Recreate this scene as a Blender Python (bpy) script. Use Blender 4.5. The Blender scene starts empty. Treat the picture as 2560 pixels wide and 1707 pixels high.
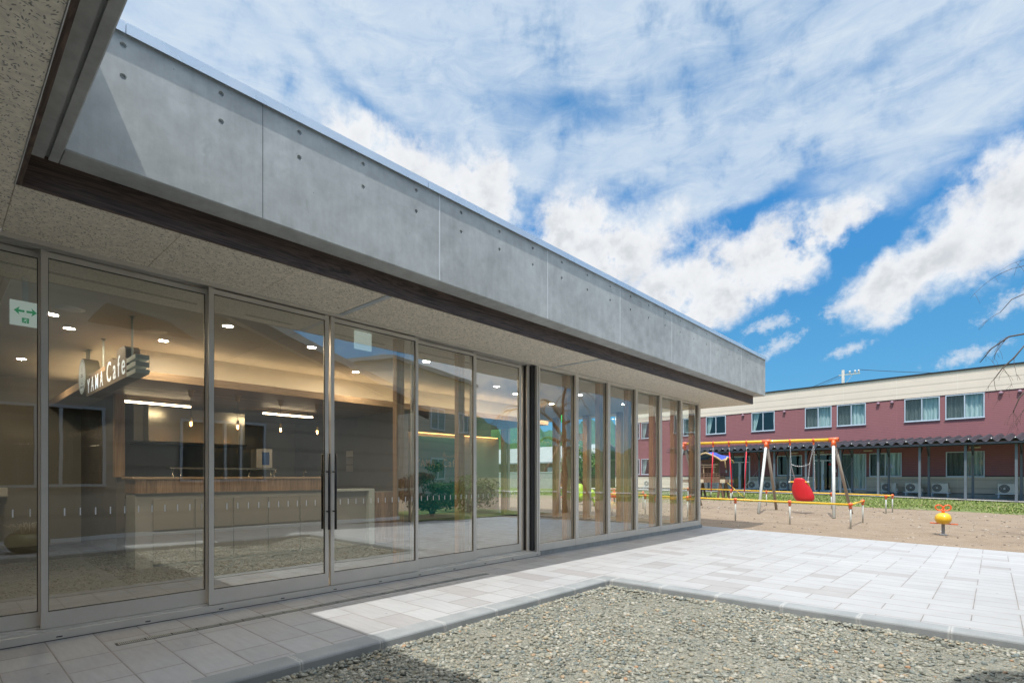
import bpy, math, random
import numpy as np
from mathutils import Vector, Matrix

R = math.radians
PI = math.pi
sc = bpy.context.scene
col = sc.collection
random.seed(7)

# ------------------------------------------------------------------ camera
cam_d = bpy.data.cameras.new("camera")
cam = bpy.data.objects.new("camera", cam_d)
col.objects.link(cam)
cam.location = (5.10, 0.0, 1.20)
cam.rotation_euler = (R(90), 0, R(42.255))
cam_d.sensor_width = 36.0
cam_d.lens = 18.643
cam_d.shift_y = 0.1317
cam_d.clip_start = 0.05
cam_d.clip_end = 4000
sc.camera = cam

# ------------------------------------------------------------------ exposure and engine
sc.view_settings.view_transform = 'Standard'
sc.view_settings.look = 'None'
sc.view_settings.gamma = 1.0
EXPO = 0.62
sc.view_settings.exposure = EXPO
sc.render.engine = 'CYCLES'
cy = sc.cycles
cy.use_denoising = True
try:
    cy.denoiser = 'OPENIMAGEDENOISE'
except Exception:
    pass
cy.max_bounces = 8
cy.diffuse_bounces = 4
cy.glossy_bounces = 4
cy.transmission_bounces = 4
cy.transparent_max_bounces = 16
cy.caustics_reflective = False
cy.caustics_refractive = False
cy.sample_clamp_indirect = 6.0

# ------------------------------------------------------------------ sun
SUN = Vector((0.142, -0.4257, 1.0)).normalized()
sun_d = bpy.data.lights.new("sun", 'SUN')
sun_d.energy = 2.7
sun_d.angle = R(0.53)
sun_d.color = (1.0, 0.968, 0.915)
sun = bpy.data.objects.new("sun", sun_d)
col.objects.link(sun)
sun.rotation_euler = SUN.to_track_quat('Z', 'Y').to_euler()
SUN_EL = math.asin(SUN.z)
SUN_AZ = math.atan2(SUN.x, SUN.y)


# ------------------------------------------------------------------ node helper
class NT:
    def __init__(s, tree):
        s.t = tree
        s.n = tree.nodes
        s.l = tree.links

    def node(s, typ, **kw):
        n = s.n.new(typ)
        for k, v in kw.items():
            setattr(n, k, v)
        return n

    def set(s, sock, v):
        if isinstance(v, bpy.types.NodeSocket):
            s.l.new(v, sock)
        elif v is not None:
            if hasattr(sock.default_value, '__len__'):
                v = tuple(v)
                if len(sock.default_value) == 4 and len(v) == 3:
                    v = v + (1.0,)
            sock.default_value = v

    def math(s, op, a, b=None, c=None, clamp=False):
        n = s.node('ShaderNodeMath', operation=op, use_clamp=clamp)
        s.set(n.inputs[0], a)
        if b is not None:
            s.set(n.inputs[1], b)
        if c is not None:
            s.set(n.inputs[2], c)
        return n.outputs[0]

    def vmath(s, op, a, b=None, scale=None):
        n = s.node('ShaderNodeVectorMath', operation=op)
        s.set(n.inputs[0], a)
        if b is not None:
            s.set(n.inputs[1], b)
        if scale is not None:
            s.set(n.inputs['Scale'], scale)
        return n.outputs['Value'] if op in ('LENGTH', 'DOT_PRODUCT', 'DISTANCE') else n.outputs[0]

    def noise(s, vec, scale=5.0, detail=3.0, rough=0.5, dist=0.0, color=False):
        n = s.node('ShaderNodeTexNoise')
        s.set(n.inputs['Vector'], vec)
        s.set(n.inputs['Scale'], scale)
        s.set(n.inputs['Detail'], detail)
        s.set(n.inputs['Roughness'], rough)
        s.set(n.inputs['Distortion'], dist)
        return n.outputs['Color' if color else 'Fac']

    def voro(s, vec, scale=5.0, out='Distance', feature='F1', rand=1.0):
        n = s.node('ShaderNodeTexVoronoi', feature=feature)
        s.set(n.inputs['Vector'], vec)
        s.set(n.inputs['Scale'], scale)
        s.set(n.inputs['Randomness'], rand)
        return n.outputs[out]

    def white(s, vec, out='Value'):
        n = s.node('ShaderNodeTexWhiteNoise')
        s.set(n.inputs['Vector'], vec)
        return n.outputs[out]

    def ramp(s, fac, stops, interp='LINEAR'):
        n = s.node('ShaderNodeValToRGB')
        cr = n.color_ramp
        cr.interpolation = interp
        while len(cr.elements) < len(stops):
            cr.elements.new(0.5)
        for e, (p, c) in zip(cr.elements, stops):
            e.position = p
            e.color = tuple(c) + (1.0,) if len(c) == 3 else tuple(c)
        s.set(n.inputs[0], fac)
        return n.outputs[0]

    def mrange(s, v, a, b, c=0.0, d=1.0, smooth=False):
        n = s.node('ShaderNodeMapRange', clamp=True)
        if smooth:
            n.interpolation_type = 'SMOOTHSTEP'
        s.set(n.inputs[0], v)
        for i, x in enumerate((a, b, c, d)):
            s.set(n.inputs[i + 1], x)
        return n.outputs[0]

    def mix(s, fac, a, b, blend='MIX'):
        n = s.node('ShaderNodeMix', data_type='RGBA', blend_type=blend)
        s.set(n.inputs[0], fac)
        s.set(n.inputs[6], a)
        s.set(n.inputs[7], b)
        return n.outputs[2]

    def mapping(s, vec, loc=(0, 0, 0), rot=(0, 0, 0), scale=(1, 1, 1), typ='POINT'):
        n = s.node('ShaderNodeMapping', vector_type=typ)
        s.set(n.inputs['Vector'], vec)
        s.set(n.inputs['Location'], loc) if typ != 'NORMAL' else None
        s.set(n.inputs['Rotation'], rot)
        s.set(n.inputs['Scale'], scale)
        return n.outputs[0]

    def xyz(s, vec):
        n = s.node('ShaderNodeSeparateXYZ')
        s.set(n.inputs[0], vec)
        return n.outputs[0], n.outputs[1], n.outputs[2]

    def comb(s, x=0.0, y=0.0, z=0.0):
        n = s.node('ShaderNodeCombineXYZ')
        s.set(n.inputs[0], x)
        s.set(n.inputs[1], y)
        s.set(n.inputs[2], z)
        return n.outputs[0]

    def bump(s, h, strength=0.3, dist=0.01):
        n = s.node('ShaderNodeBump')
        s.set(n.inputs['Strength'], strength)
        s.set(n.inputs['Distance'], dist)
        s.set(n.inputs['Height'], h)
        return n.outputs[0]


# ------------------------------------------------------------------ sky with clouds
def build_world():
    w = bpy.data.worlds.new("World")
    sc.world = w
    w.use_nodes = True
    T = NT(w.node_tree)
    T.n.clear()
    out = T.node('ShaderNodeOutputWorld')
    bg = T.node('ShaderNodeBackground')
    bg.inputs[1].default_value = 0.15
    T.l.new(bg.outputs[0], out.inputs[0])
    sky = T.node('ShaderNodeTexSky', sky_type='NISHITA')
    sky.sun_disc = False
    sky.sun_elevation = SUN_EL
    sky.sun_rotation = SUN_AZ
    sky.altitude = 300
    sky.air_density = 1.0
    sky.dust_density = 0.3
    sky.ozone_density = 3.0
    d = T.node('ShaderNodeTexCoord').outputs['Generated']
    dx, dy, dz = T.xyz(d)
    az = T.math('MULTIPLY', T.math('ARCTAN2', dx, dy), 180 / PI)
    el = T.math('MULTIPLY', T.math('ARCSINE', dz), 180 / PI)
    ae = T.comb(az, el, 0)
    # deep clear blue, a little paler and more cyan low down
    base = T.mix(1.0, sky.outputs[0], T.ramp(T.mrange(el, 0, 50), [(0.0, (0.20, 0.33, 0.44)), (0.12, (0.23, 0.46, 0.58)), (0.28, (0.27, 0.62, 0.73)),
                 (0.50, (0.27, 0.77, 0.99)), (0.74, (0.46, 0.98, 1.10)), (1.0, (0.60, 1.0, 1.0))]), 'MULTIPLY')
    base = T.vmath('SCALE', base, scale=2 ** (0.35 - EXPO))
    SC = 1.0 / 0.15 / 2 ** EXPO        # cloud radiance below is written in picture units
    inv = T.math('DIVIDE', 1.0, T.math('ADD', T.math('MAXIMUM', dz, 0.0), 0.13))
    P = T.comb(T.math('MULTIPLY', dx, inv), T.math('MULTIPLY', dy, inv), 0.0)
    warp = T.vmath('SUBTRACT', T.noise(P, 1.1, 4, 0.6, color=True), (0.5, 0.5, 0.5))
    Pw = T.vmath('ADD', P, T.vmath('SCALE', warp, scale=0.55))
    wae = T.vmath('SUBTRACT', T.noise(ae, 0.16, 5, 0.6, color=True), (0.5, 0.5, 0.5))
    aew = T.vmath('ADD', ae, T.vmath('SCALE', wae, scale=5.0))

    def blob(a, e, sa, se, rot=0.0, vec=None):
        m = T.mapping(aew if vec is None else vec, (a, e, 0), (0, 0, R(rot)), (sa, se, 1), 'TEXTURE')
        return T.math('SUBTRACT', 1.0, T.vmath('LENGTH', m))

    def union(items, **kw):
        acc = None
        for it in items:
            b = blob(*it, **kw)
            acc = b if acc is None else T.math('SMOOTH_MAX', acc, b, 0.25)
        return acc

    # heaped clouds
    cum = union([(-57.5, 31.5, 4.6, 2.6, -22), (-52.5, 29.3, 6.0, 3.4, -18), (-46.5, 28.0, 6.5, 3.6, -8),
                 (-35.5, 24.4, 4.4, 4.0, 10), (-31, 22.4, 7.5, 4.4, 12), (-25, 18.8, 8.0, 3.2, 16), (-20.5, 17.4, 7.0, 2.2, 22),
                 (-16.5, 20.4, 6.0, 3.2, 14), (-11.5, 22.0, 4.8, 2.0, 22),
                 (-4.6, 17.6, 6.6, 2.6, 28), (0.5, 19.8, 7.5, 3.9, 30), (8, 22.5, 9, 5, 20),
                 (38, 12, 16, 4.0, 0), (70, 20, 18, 6, 0), (-100, 18, 22, 6, 0), (150, 25, 40, 8, 0)])
    small = union([(-16.3, 14.5, 3.0, 1.05, 8), (-10.2, 15.3, 2.6, 1.4, 24), (-7.2, 13.5, 2.4, 0.8, 8), (-15.6, 12.4, 3.4, 1.0, 26),
                   (-1.6, 9.8, 3.4, 0.9, 16), (-9.8, 11.4, 2.6, 0.7, 12), (1.6, 13.6, 3.4, 1.2, 24), (-20.5, 11.6, 2.6, 1.8, 20)], vec=ae)
    det = T.noise(ae, 0.26, 9, 0.62, 0.3)
    fine = T.noise(ae, 0.95, 7, 0.66)
    cumf = T.math('ADD', T.math('ADD', cum, T.math('MULTIPLY', T.math('SUBTRACT', det, 0.5), 1.25)), T.math('MULTIPLY', T.math('SUBTRACT', fine, 0.5), 0.42))
    cumf = T.math('ADD', cumf, 0.16)
    cuma = T.mrange(cumf, -0.14, 0.56, 0, 1, True)
    smf = T.math('ADD', small, T.math('MULTIPLY', T.math('SUBTRACT', T.noise(ae, 1.1, 7, 0.66), 0.5), 2.2))
    sma = T.mrange(smf, 0.10, 1.0, 0, 0.62, True)
    # thin high veil drawn out by the wind
    veil = union([(-78, 40, 40, 14, 0), (-52, 42, 34, 7.2, -8), (-26, 42, 34, 7.0, 4), (-47, 33.0, 9, 2.4, -30), (-30, 31, 12, 4.6, 4), (-13, 30.8, 16, 3.6, 10),
                  (-21, 27.0, 12, 2.2, 8), (-3, 27.6, 12, 3.0, 14), (-40, 30, 5, 3.0, 30), (0, 36, 24, 5.5, 8), (40, 40, 30, 14, 0), (100, 45, 50, 18, 0), (-140, 50, 50, 20, 0)])
    holes = union([(-36.5, 34.8, 6.5, 1.8, -12), (-58, 34.6, 9, 1.0, -26), (-45.5, 31.6, 5.5, 0.9, -34), (-33.5, 27.0, 3.2, 1.2, 40), (-8.5, 33.0, 10, 1.0, 12), (-18.5, 24.6, 9.5, 1.5, 8)])
    stre = T.noise(T.mapping(Pw, rot=(0, 0, R(28)), scale=(0.7, 2.2, 1.0)), 1.2, 9, 0.62)
    wisp = T.noise(T.mapping(ae, rot=(0, 0, R(-24)), scale=(0.30, 1.0, 1.0)), 0.55, 9, 0.66, 0.6)
    vf = T.math('ADD', T.math('ADD', veil, T.math('MULTIPLY', T.math('SUBTRACT', stre, 0.5), 0.7)), T.math('MULTIPLY', T.math('SUBTRACT', wisp, 0.5), 0.75))
    vf = T.math('SUBTRACT', vf, T.math('MULTIPLY', T.math('MAXIMUM', holes, -0.4), 0.50))
    veila = T.mrange(vf, -0.60, 0.85, 0.0, 0.95, True)
    vcol = T.ramp(T.math('ADD', T.math('MULTIPLY', wisp, 0.6), T.math('MULTIPLY', stre, 0.4)), [(0.34, (0.48, 0.62, 0.81)), (0.52, (0.60, 0.72, 0.86)), (0.70, (0.76, 0.84, 0.92))])
    c1 = T.mix(veila, base, T.vmath('SCALE', vcol, scale=SC))
    body = T.math('ADD', T.math('MULTIPLY', cumf, 0.62), T.math('MULTIPLY', T.math('SUBTRACT', T.noise(ae, 0.22, 5, 0.55), 0.5), 1.3))
    under = T.noise(T.vmath('ADD', ae, (0.0, 1.6, 0.0)), 0.26, 6, 0.58, 0.3)
    body = T.math('ADD', body, T.math('MULTIPLY', T.math('SUBTRACT', under, det), 1.1))
    ccol = T.ramp(body, [(0.0, (0.74, 0.82, 0.91)), (0.20, (0.89, 0.91, 0.94)), (0.42, (0.84, 0.86, 0.89)), (0.75, (0.64, 0.68, 0.72))])
    c2 = T.mix(cuma, c1, T.vmath('SCALE', ccol, scale=SC))
    c3 = T.mix(sma, c2, T.vmath('SCALE', (0.86, 0.88, 0.91), scale=SC))
    # unseen sky overhead brightened above the view, added to lift the shaded areas
    overhead_fill = T.mrange(el, 43, 58, 0, 1, True)
    c3 = T.mix(overhead_fill, c3, T.vmath('SCALE', (2.55, 2.68, 2.88), scale=SC))
    T.l.new(c3, bg.inputs[0])
    w.cycles.sampling_method = 'MANUAL'
    w.cycles.sample_map_resolution = 1024


build_world()


# ------------------------------------------------------------------ materials
def mat_new(name):
    m = bpy.data.materials.new(name)
    m.use_nodes = True
    T = NT(m.node_tree)
    b = T.n['Principled BSDF']
    oc = T.node('ShaderNodeTexCoord').outputs['Object']
    return m, T, b, oc


def M(name, base, rough=0.6, metal=0.0, var=0.0, vscale=4.0, bump=0.0, bscale=60.0, spec=0.5, coat=0.0, emit=None, estr=0.0):
    m, T, b, oc = mat_new(name)
    b.inputs['Roughness'].default_value = rough
    b.inputs['Metallic'].default_value = metal
    b.inputs['Specular IOR Level'].default_value = spec
    b.inputs['Coat Weight'].default_value = coat
    c = tuple(base)
    if var > 0:
        f = T.noise(oc, vscale, 5, 0.6)
        lo = tuple(x * (1 - var) for x in c)
        hi = tuple(min(1, x * (1 + var)) for x in c)
        T.set(b.inputs['Base Color'], T.ramp(f, [(0.3, lo), (0.7, hi)]))
        T.set(b.inputs['Roughness'], T.mrange(T.noise(oc, vscale * 2.3, 3), 0.3, 0.7, max(0.02, rough - 0.08), min(1, rough + 0.08)))
    else:
        T.set(b.inputs['Base Color'], c)
    if bump > 0:
        T.set(b.inputs['Normal'], T.bump(T.noise(oc, bscale, 4, 0.6), bump, 0.01))
    if emit:
        T.set(b.inputs['Emission Color'], emit)
        b.inputs['Emission Strength'].default_value = estr
    return m


def mat_concrete(name, base, streak=1.0, dark=1.0):
    m, T, b, oc = mat_new(name)
    big = T.noise(oc, 1.3, 6, 0.62, 0.4)
    mid = T.noise(oc, 7.0, 6, 0.65)
    ver = T.noise(T.mapping(oc, scale=(9, 9, 0.55)), 2.4, 6, 0.7)
    fin = T.noise(oc, 90, 3, 0.6)
    f = T.math('ADD', T.math('ADD', T.math('MULTIPLY', big, 0.5), T.math('MULTIPLY', mid, 0.38)), T.math('MULTIPLY', ver, 0.16 * streak))
    lo = tuple(x * 0.72 for x in base)
    hi = tuple(min(1, x * 1.32) for x in base)
    c = T.ramp(f, [(0.36, lo), (0.54, base), (0.74, hi)])
    blot = T.mrange(T.noise(oc, 3.1, 7, 0.7, 0.8), 0.60, 0.74, 0, 0.5, True)
    c = T.mix(blot, c, tuple(x * y for x, y in zip(base, (0.62, 0.64, 0.60))))
    pale = T.mrange(T.noise(T.mapping(oc, (3, 1, 7)), 2.2, 7, 0.7, 0.5), 0.60, 0.75, 0, 0.45, True)
    c = T.mix(pale, c, tuple(min(1, x * 1.45) for x in base))
    pit = T.mrange(T.voro(oc, 16, 'Distance'), 0.035, 0.075, 1, 0)
    keep = T.mrange(T.noise(oc, 5.0, 2), 0.55, 0.62, 0, 1)
    pit = T.math('MULTIPLY', pit, keep)
    c = T.mix(T.math('MULTIPLY', pit, 0.75), c, (0.06, 0.065, 0.065))
    T.set(b.inputs['Base Color'], c)
    b.inputs['Roughness'].default_value = 0.72
    b.inputs['Specular IOR Level'].default_value = 0.35
    h = T.math('SUBTRACT', T.math('ADD', T.math('MULTIPLY', fin, 0.25), T.math('MULTIPLY', mid, 0.5)), T.math('MULTIPLY', pit, 1.2))
    T.set(b.inputs['Normal'], T.bump(h, 0.22, 0.006))
    return m


def mat_soffit(name, base):
    m, T, b, oc = mat_new(name)
    wv = T.vmath('SUBTRACT', T.noise(oc, 6, 2, color=True), (0.5, 0.5, 0.5))
    p = T.vmath('ADD', oc, T.vmath('SCALE', wv, scale=0.06))
    acc = None
    for i, (rot, sc_, th) in enumerate([(20, 74, 0.28), (75, 88, 0.27), (130, 64, 0.25), (165, 100, 0.29)]):
        q = T.mapping(T.mapping(p, (i * 1.7, i * 0.9, 0), (0, 0, R(rot))), scale=(0.30, 1.0, 1.0))
        dd = T.voro(q, sc_, 'Distance')
        rr = T.xyz(T.voro(q, sc_, 'Color'))[0]
        f = T.math('MULTIPLY', T.mrange(dd, th * 0.75, th, 1, 0), T.mrange(rr, 0.50, 0.58, 0, 1))
        acc = f if acc is None else T.math('MAXIMUM', acc, f)
    dens = T.mrange(T.noise(oc, 9.0, 3, 0.5), 0.30, 0.62, 0.55, 1.0)
    acc = T.math('MULTIPLY', acc, dens)
    c = T.ramp(T.noise(oc, 24, 5, 0.65), [(0.3, tuple(x * 0.82 for x in base)), (0.7, tuple(x * 1.12 for x in base))])
    c = T.mix(T.math('MULTIPLY', acc, 0.80), c, (0.045, 0.046, 0.044))
    T.set(b.inputs['Base Color'], c)
    b.inputs['Roughness'].default_value = 0.9
    T.set(b.inputs['Normal'], T.bump(T.noise(oc, 70, 5, 0.7), 0.35, 0.004))
    return m


def mat_wood(name, c0, c1, axis=1, scale=1.0, rough=0.55, planks=None, grain=1.0):
    """axis: the direction the grain runs (0 x, 1 y, 2 z)"""
    m, T, b, oc = mat_new(name)
    s = [1.0, 1.0, 1.0]
    s[axis] = 0.06
    q = T.mapping(oc, scale=tuple(x * 7 * scale for x in s))
    w = T.noise(q, 1.6, 5, 0.6, 1.2)
    rings = T.math('FRACT', T.math('MULTIPLY', w, 7.0 * grain))
    rings = T.math('ABSOLUTE', T.math('SUBTRACT', rings, 0.5))
    fib = T.noise(T.mapping(oc, scale=tuple(x * 60 * scale for x in s)), 1.5, 3, 0.6)
    f = T.math('ADD', T.math('MULTIPLY', rings, 0.9), T.math('MULTIPLY', fib, 0.5))
    c = T.ramp(f, [(0.15, c0), (0.75, c1)])
    if planks:
        a, wdt = planks
        co = T.xyz(oc)[a]
        idx = T.math('FLOOR', T.math('DIVIDE', co, wdt))
        rnd = T.white(T.comb(idx, 3.1, 0))
        c = T.mix(1.0, c, T.ramp(rnd, [(0, (0.70, 0.68, 0.66)), (1, (1.15, 1.1, 1.05))]), 'MULTIPLY')
        fr = T.math('FRACT', T.math('DIVIDE', co, wdt))
        edge = T.math('MINIMUM', fr, T.math('SUBTRACT', 1.0, fr))
        c = T.mix(T.mrange(edge, 0.0, 0.035, 0.65, 0.0), c, (0.03, 0.02, 0.012))
    T.set(b.inputs['Base Color'], c)
    b.inputs['Roughness'].default_value = rough
    T.set(b.inputs['Normal'], T.bump(f, 0.15, 0.003))
    return m


def mat_glass(name, ior=2.7, tint=(0.93, 0.965, 0.94), wob=0.008):
    m = bpy.data.materials.new(name)
    m.use_nodes = True
    T = NT(m.node_tree)
    T.n.clear()
    out = T.node('ShaderNodeOutputMaterial')
    oc = T.node('ShaderNodeTexCoord').outputs['Object']
    geo = T.node('ShaderNodeNewGeometry')
    nb = T.bump(T.noise(T.mapping(oc, scale=(1, 0.7, 1.6)), 2.2, 2, 0.4), wob, 0.06)
    fr = T.node('ShaderNodeFresnel')
    fr.inputs['IOR'].default_value = ior
    # back faces would divide the ior: keep the same mirror from both sides
    lw = T.node('ShaderNodeLayerWeight')
    lw.inputs['Blend'].default_value = 0.5
    cosi = T.math('ABSOLUTE', T.vmath('DOT_PRODUCT', geo.outputs['Normal'], geo.outputs['Incoming']))
    r0 = ((ior - 1) / (ior + 1)) ** 2
    k = T.math('POWER', T.math('SUBTRACT', 1.0, cosi), 5.0)
    f = T.math('ADD', r0, T.math('MULTIPLY', 1 - r0, k))
    f = T.math('MULTIPLY', T.math('DIVIDE', T.math('MULTIPLY', f, 2.0), T.math('ADD', 1.0, f)), 1.0, clamp=True)
    tr = T.node('ShaderNodeBsdfTransparent')
    T.set(tr.inputs[0], tint)
    gl = T.node('ShaderNodeBsdfGlossy')
    gl.inputs['Roughness'].default_value = 0.0
    T.set(gl.inputs['Color'], (0.93, 0.97, 0.96))
    T.set(gl.inputs['Normal'], nb)
    mx = T.node('ShaderNodeMixShader')
    T.set(mx.inputs[0], f)
    T.l.new(tr.outputs[0], mx.inputs[1])
    T.l.new(gl.outputs[0], mx.inputs[2])
    T.l.new(mx.outputs[0], out.inputs[0])
    return m


def mat_emit(name, colr, strength):
    m = bpy.data.materials.new(name)
    m.use_nodes = True
    T = NT(m.node_tree)
    T.n.clear()
    out = T.node('ShaderNodeOutputMaterial')
    e = T.node('ShaderNodeEmission')
    T.set(e.inputs[0], colr)
    e.inputs[1].default_value = strength
    T.l.new(e.outputs[0], out.inputs[0])
    return m


def mat_paving():
    m, T, b, oc = mat_new("paving_slabs")
    x, y, z = T.xyz(oc)
    rh, bw = 0.2775, 0.62
    yy = T.math('DIVIDE', T.math('SUBTRACT', y, 0.012), rh)
    row = T.math('FLOOR', yy)
    half = T.math('MULTIPLY', T.math('FLOOR', T.math('MULTIPLY', T.white(T.comb(row, 0.37, 0)), 3.999)), 0.5)
    xx = T.math('ADD', T.math('DIVIDE', T.math('SUBTRACT', x, 0.31), bw), half)
    cel = T.math('FLOOR', xx)
    fx = T.math('SUBTRACT', xx, cel)
    fy = T.math('SUBTRACT', yy, row)
    rnd0 = T.white(T.comb(cel, row, 5.0))
    # some long slabs are two short ones
    split = T.math('GREATER_THAN', rnd0, 0.55)
    fx2 = T.math('FRACT', T.math('MULTIPLY', fx, 2.0))
    sub = T.math('FLOOR', T.math('MULTIPLY', fx, 2.0))
    cid = T.math('ADD', cel, T.math('MULTIPLY', T.math('MULTIPLY', sub, split), 0.37))
    dx1 = T.math('MULTIPLY', T.math('MINIMUM', fx, T.math('SUBTRACT', 1.0, fx)), bw)
    dx2 = T.math('MULTIPLY', T.math('MINIMUM', fx2, T.math('SUBTRACT', 1.0, fx2)), bw / 2)
    dxm = T.math('ADD', T.math('MULTIPLY', dx1, T.math('SUBTRACT', 1.0, split)), T.math('MULTIPLY', dx2, split))
    dym = T.math('MULTIPLY', T.math('MINIMUM', fy, T.math('SUBTRACT', 1.0, fy)), rh)
    wob = T.math('MULTIPLY', T.math('SUBTRACT', T.noise(oc, 22, 3), 0.5), 0.004)
    dmin = T.math('ADD', T.math('MINIMUM', dxm, dym), wob)
    rnd = T.white(T.comb(cid, row, 1.0))
    big = T.noise(oc, 1.6, 5, 0.6)
    fin = T.noise(oc, 170, 2, 0.6)
    streak = T.noise(T.mapping(oc, scale=(1.5, 9, 1)), 3.0, 5, 0.65)
    c = T.ramp(rnd, [(0.0, (0.315, 0.308, 0.305)), (0.08, (0.335, 0.332, 0.33)), (0.14, (0.362, 0.366, 0.37)), (0.65, (0.376, 0.381, 0.386)), (1.0, (0.39, 0.396, 0.40))])
    c = T.mix(1.0, c, T.ramp(T.math('ADD', T.math('MULTIPLY', big, 0.5), T.math('MULTIPLY', streak, 0.5)), [(0.32, (0.86, 0.85, 0.84)), (0.62, (1.04, 1.04, 1.04))]), 'MULTIPLY')
    sp = T.mrange(fin, 0.28, 0.36, 1, 0)
    c = T.mix(T.math('MULTIPLY', sp, 0.28), c, (0.20, 0.20, 0.20))
    stain = T.mrange(T.voro(oc, 2.3, 'Distance'), 0.02, 0.035, 1, 0)
    c = T.mix(T.math('MULTIPLY', stain, 0.6), c, (0.10, 0.095, 0.085))
    joint = T.mrange(dmin, 0.0018, 0.0052, 1, 0, True)
    halo = T.mrange(dmin, 0.0, 0.032, 0.16, 0, True)
    c = T.mix(halo, c, (0.28, 0.262, 0.25))
    c = T.mix(T.math('MULTIPLY', joint, 0.66), c, T.ramp(T.noise(oc, 5, 3), [(0.35, (0.075, 0.067, 0.06)), (0.65, (0.22, 0.185, 0.15))]))
    T.set(b.inputs['Base Color'], c)
    b.inputs['Roughness'].default_value = 0.8
    b.inputs['Specular IOR Level'].default_value = 0.3
    h = T.math('ADD', T.math('MULTIPLY', T.mrange(dmin, 0.0, 0.012), 1.0), T.math('MULTIPLY', fin, 0.07))
    h = T.math('ADD', h, T.math('MULTIPLY', rnd, 0.25))
    T.set(b.inputs['Normal'], T.bump(h, 0.4, 0.004))
    return m


def mat_ground(name, c0, c1, scale=3.0, pebble=None, patch=None, bumps=0.5):
    m, T, b, oc = mat_new(name)
    f = T.math('ADD', T.math('MULTIPLY', T.noise(oc, scale, 7, 0.68), 0.6), T.math('MULTIPLY', T.noise(oc, scale * 14, 4, 0.6), 0.4))
    c = T.ramp(f, [(0.34, c0), (0.66, c1)])
    if patch:
        c = T.mix(T.mrange(T.noise(T.mapping(oc, (5, 2, 0)), 0.55, 6, 0.7), 0.52, 0.66, 0, 0.75, True), c, patch)
    h = T.math('MULTIPLY', f, 1.0)
    if pebble:
        v = T.voro(oc, pebble, 'Distance')
        rc = T.voro(oc, pebble, 'Color')
        keep = T.mrange(T.xyz(rc)[0], 0.55, 0.62, 0, 1)
        pb = T.math('MULTIPLY', T.mrange(v, 0.22, 0.34, 1, 0), keep)
        c = T.mix(T.math('MULTIPLY', pb, 0.8), c, T.ramp(T.xyz(rc)[1], [(0, (0.16, 0.14, 0.12)), (0.5, (0.42, 0.37, 0.31)), (1, (0.62, 0.58, 0.52))]))
        h = T.math('ADD', h, T.math('MULTIPLY', pb, 0.7))
    T.set(b.inputs['Base Color'], c)
    b.inputs['Roughness'].default_value = 0.95
    b.inputs['Specular IOR Level'].default_value = 0.2
    T.set(b.inputs['Normal'], T.bump(h, bumps, 0.02))
    return m


def mat_gravel():
    m, T, b, oc = mat_new("fine_gravel_bed")
    wv = T.vmath('SUBTRACT', T.noise(oc, 30, 2, color=True), (0.5, 0.5, 0.5))
    p = T.vmath('ADD', oc, T.vmath('SCALE', wv, scale=0.012))
    stops = [(0.0, (0.075, 0.082, 0.072)), (0.2, (0.17, 0.172, 0.14)), (0.45, (0.26, 0.252, 0.20)), (0.62, (0.155, 0.175, 0.163)), (0.8, (0.33, 0.32, 0.265)), (0.93, (0.24, 0.195, 0.13)), (1.0, (0.40, 0.39, 0.345))]
    c = None
    h = None
    for sc_, wt in ((52, 0.0), (105, 0.62)):
        col_ = T.ramp(T.xyz(T.voro(p, sc_, 'Color'))[0], stops)
        dd = T.voro(p, sc_, 'Distance')
        c = col_ if c is None else T.mix(T.mrange(T.noise(oc, 7, 5, 0.7), 0.40, 0.60, 0.25, 1.0), c, col_)
        hh = T.math('SUBTRACT', 1.0, dd)
        h = hh if h is None else T.math('ADD', h, T.math('MULTIPLY', hh, 0.6))
    fines = T.mrange(T.noise(T.mapping(oc, (2, 5, 0)), 1.3, 6, 0.68), 0.55, 0.72, 0, 0.6, True)
    c = T.mix(fines, c, (0.285, 0.265, 0.22))
    T.set(b.inputs['Base Color'], c)
    b.inputs['Roughness'].default_value = 0.92
    b.inputs['Specular IOR Level'].default_value = 0.2
    T.set(b.inputs['Normal'], T.bump(h, 0.8, 0.010))
    return m


def mat_island(name, stops, rough=0.8, noise_amt=0.3, nscale=80):
    """colour by loose piece (stones, leaves, blades)"""
    m, T, b, oc = mat_new(name)
    g = T.node('ShaderNodeNewGeometry')
    c = T.ramp(g.outputs['Random Per Island'], stops)
    n = T.noise(oc, nscale, 3, 0.6)
    c = T.mix(1.0, c, T.ramp(n, [(0.3, (1 - noise_amt,) * 3), (0.7, (1 + noise_amt * 0.6,) * 3)]), 'MULTIPLY')
    T.set(b.inputs['Base Color'], c)
    b.inputs['Roughness'].default_value = rough
    b.inputs['Specular IOR Level'].default_value = 0.3
    return m


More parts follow.
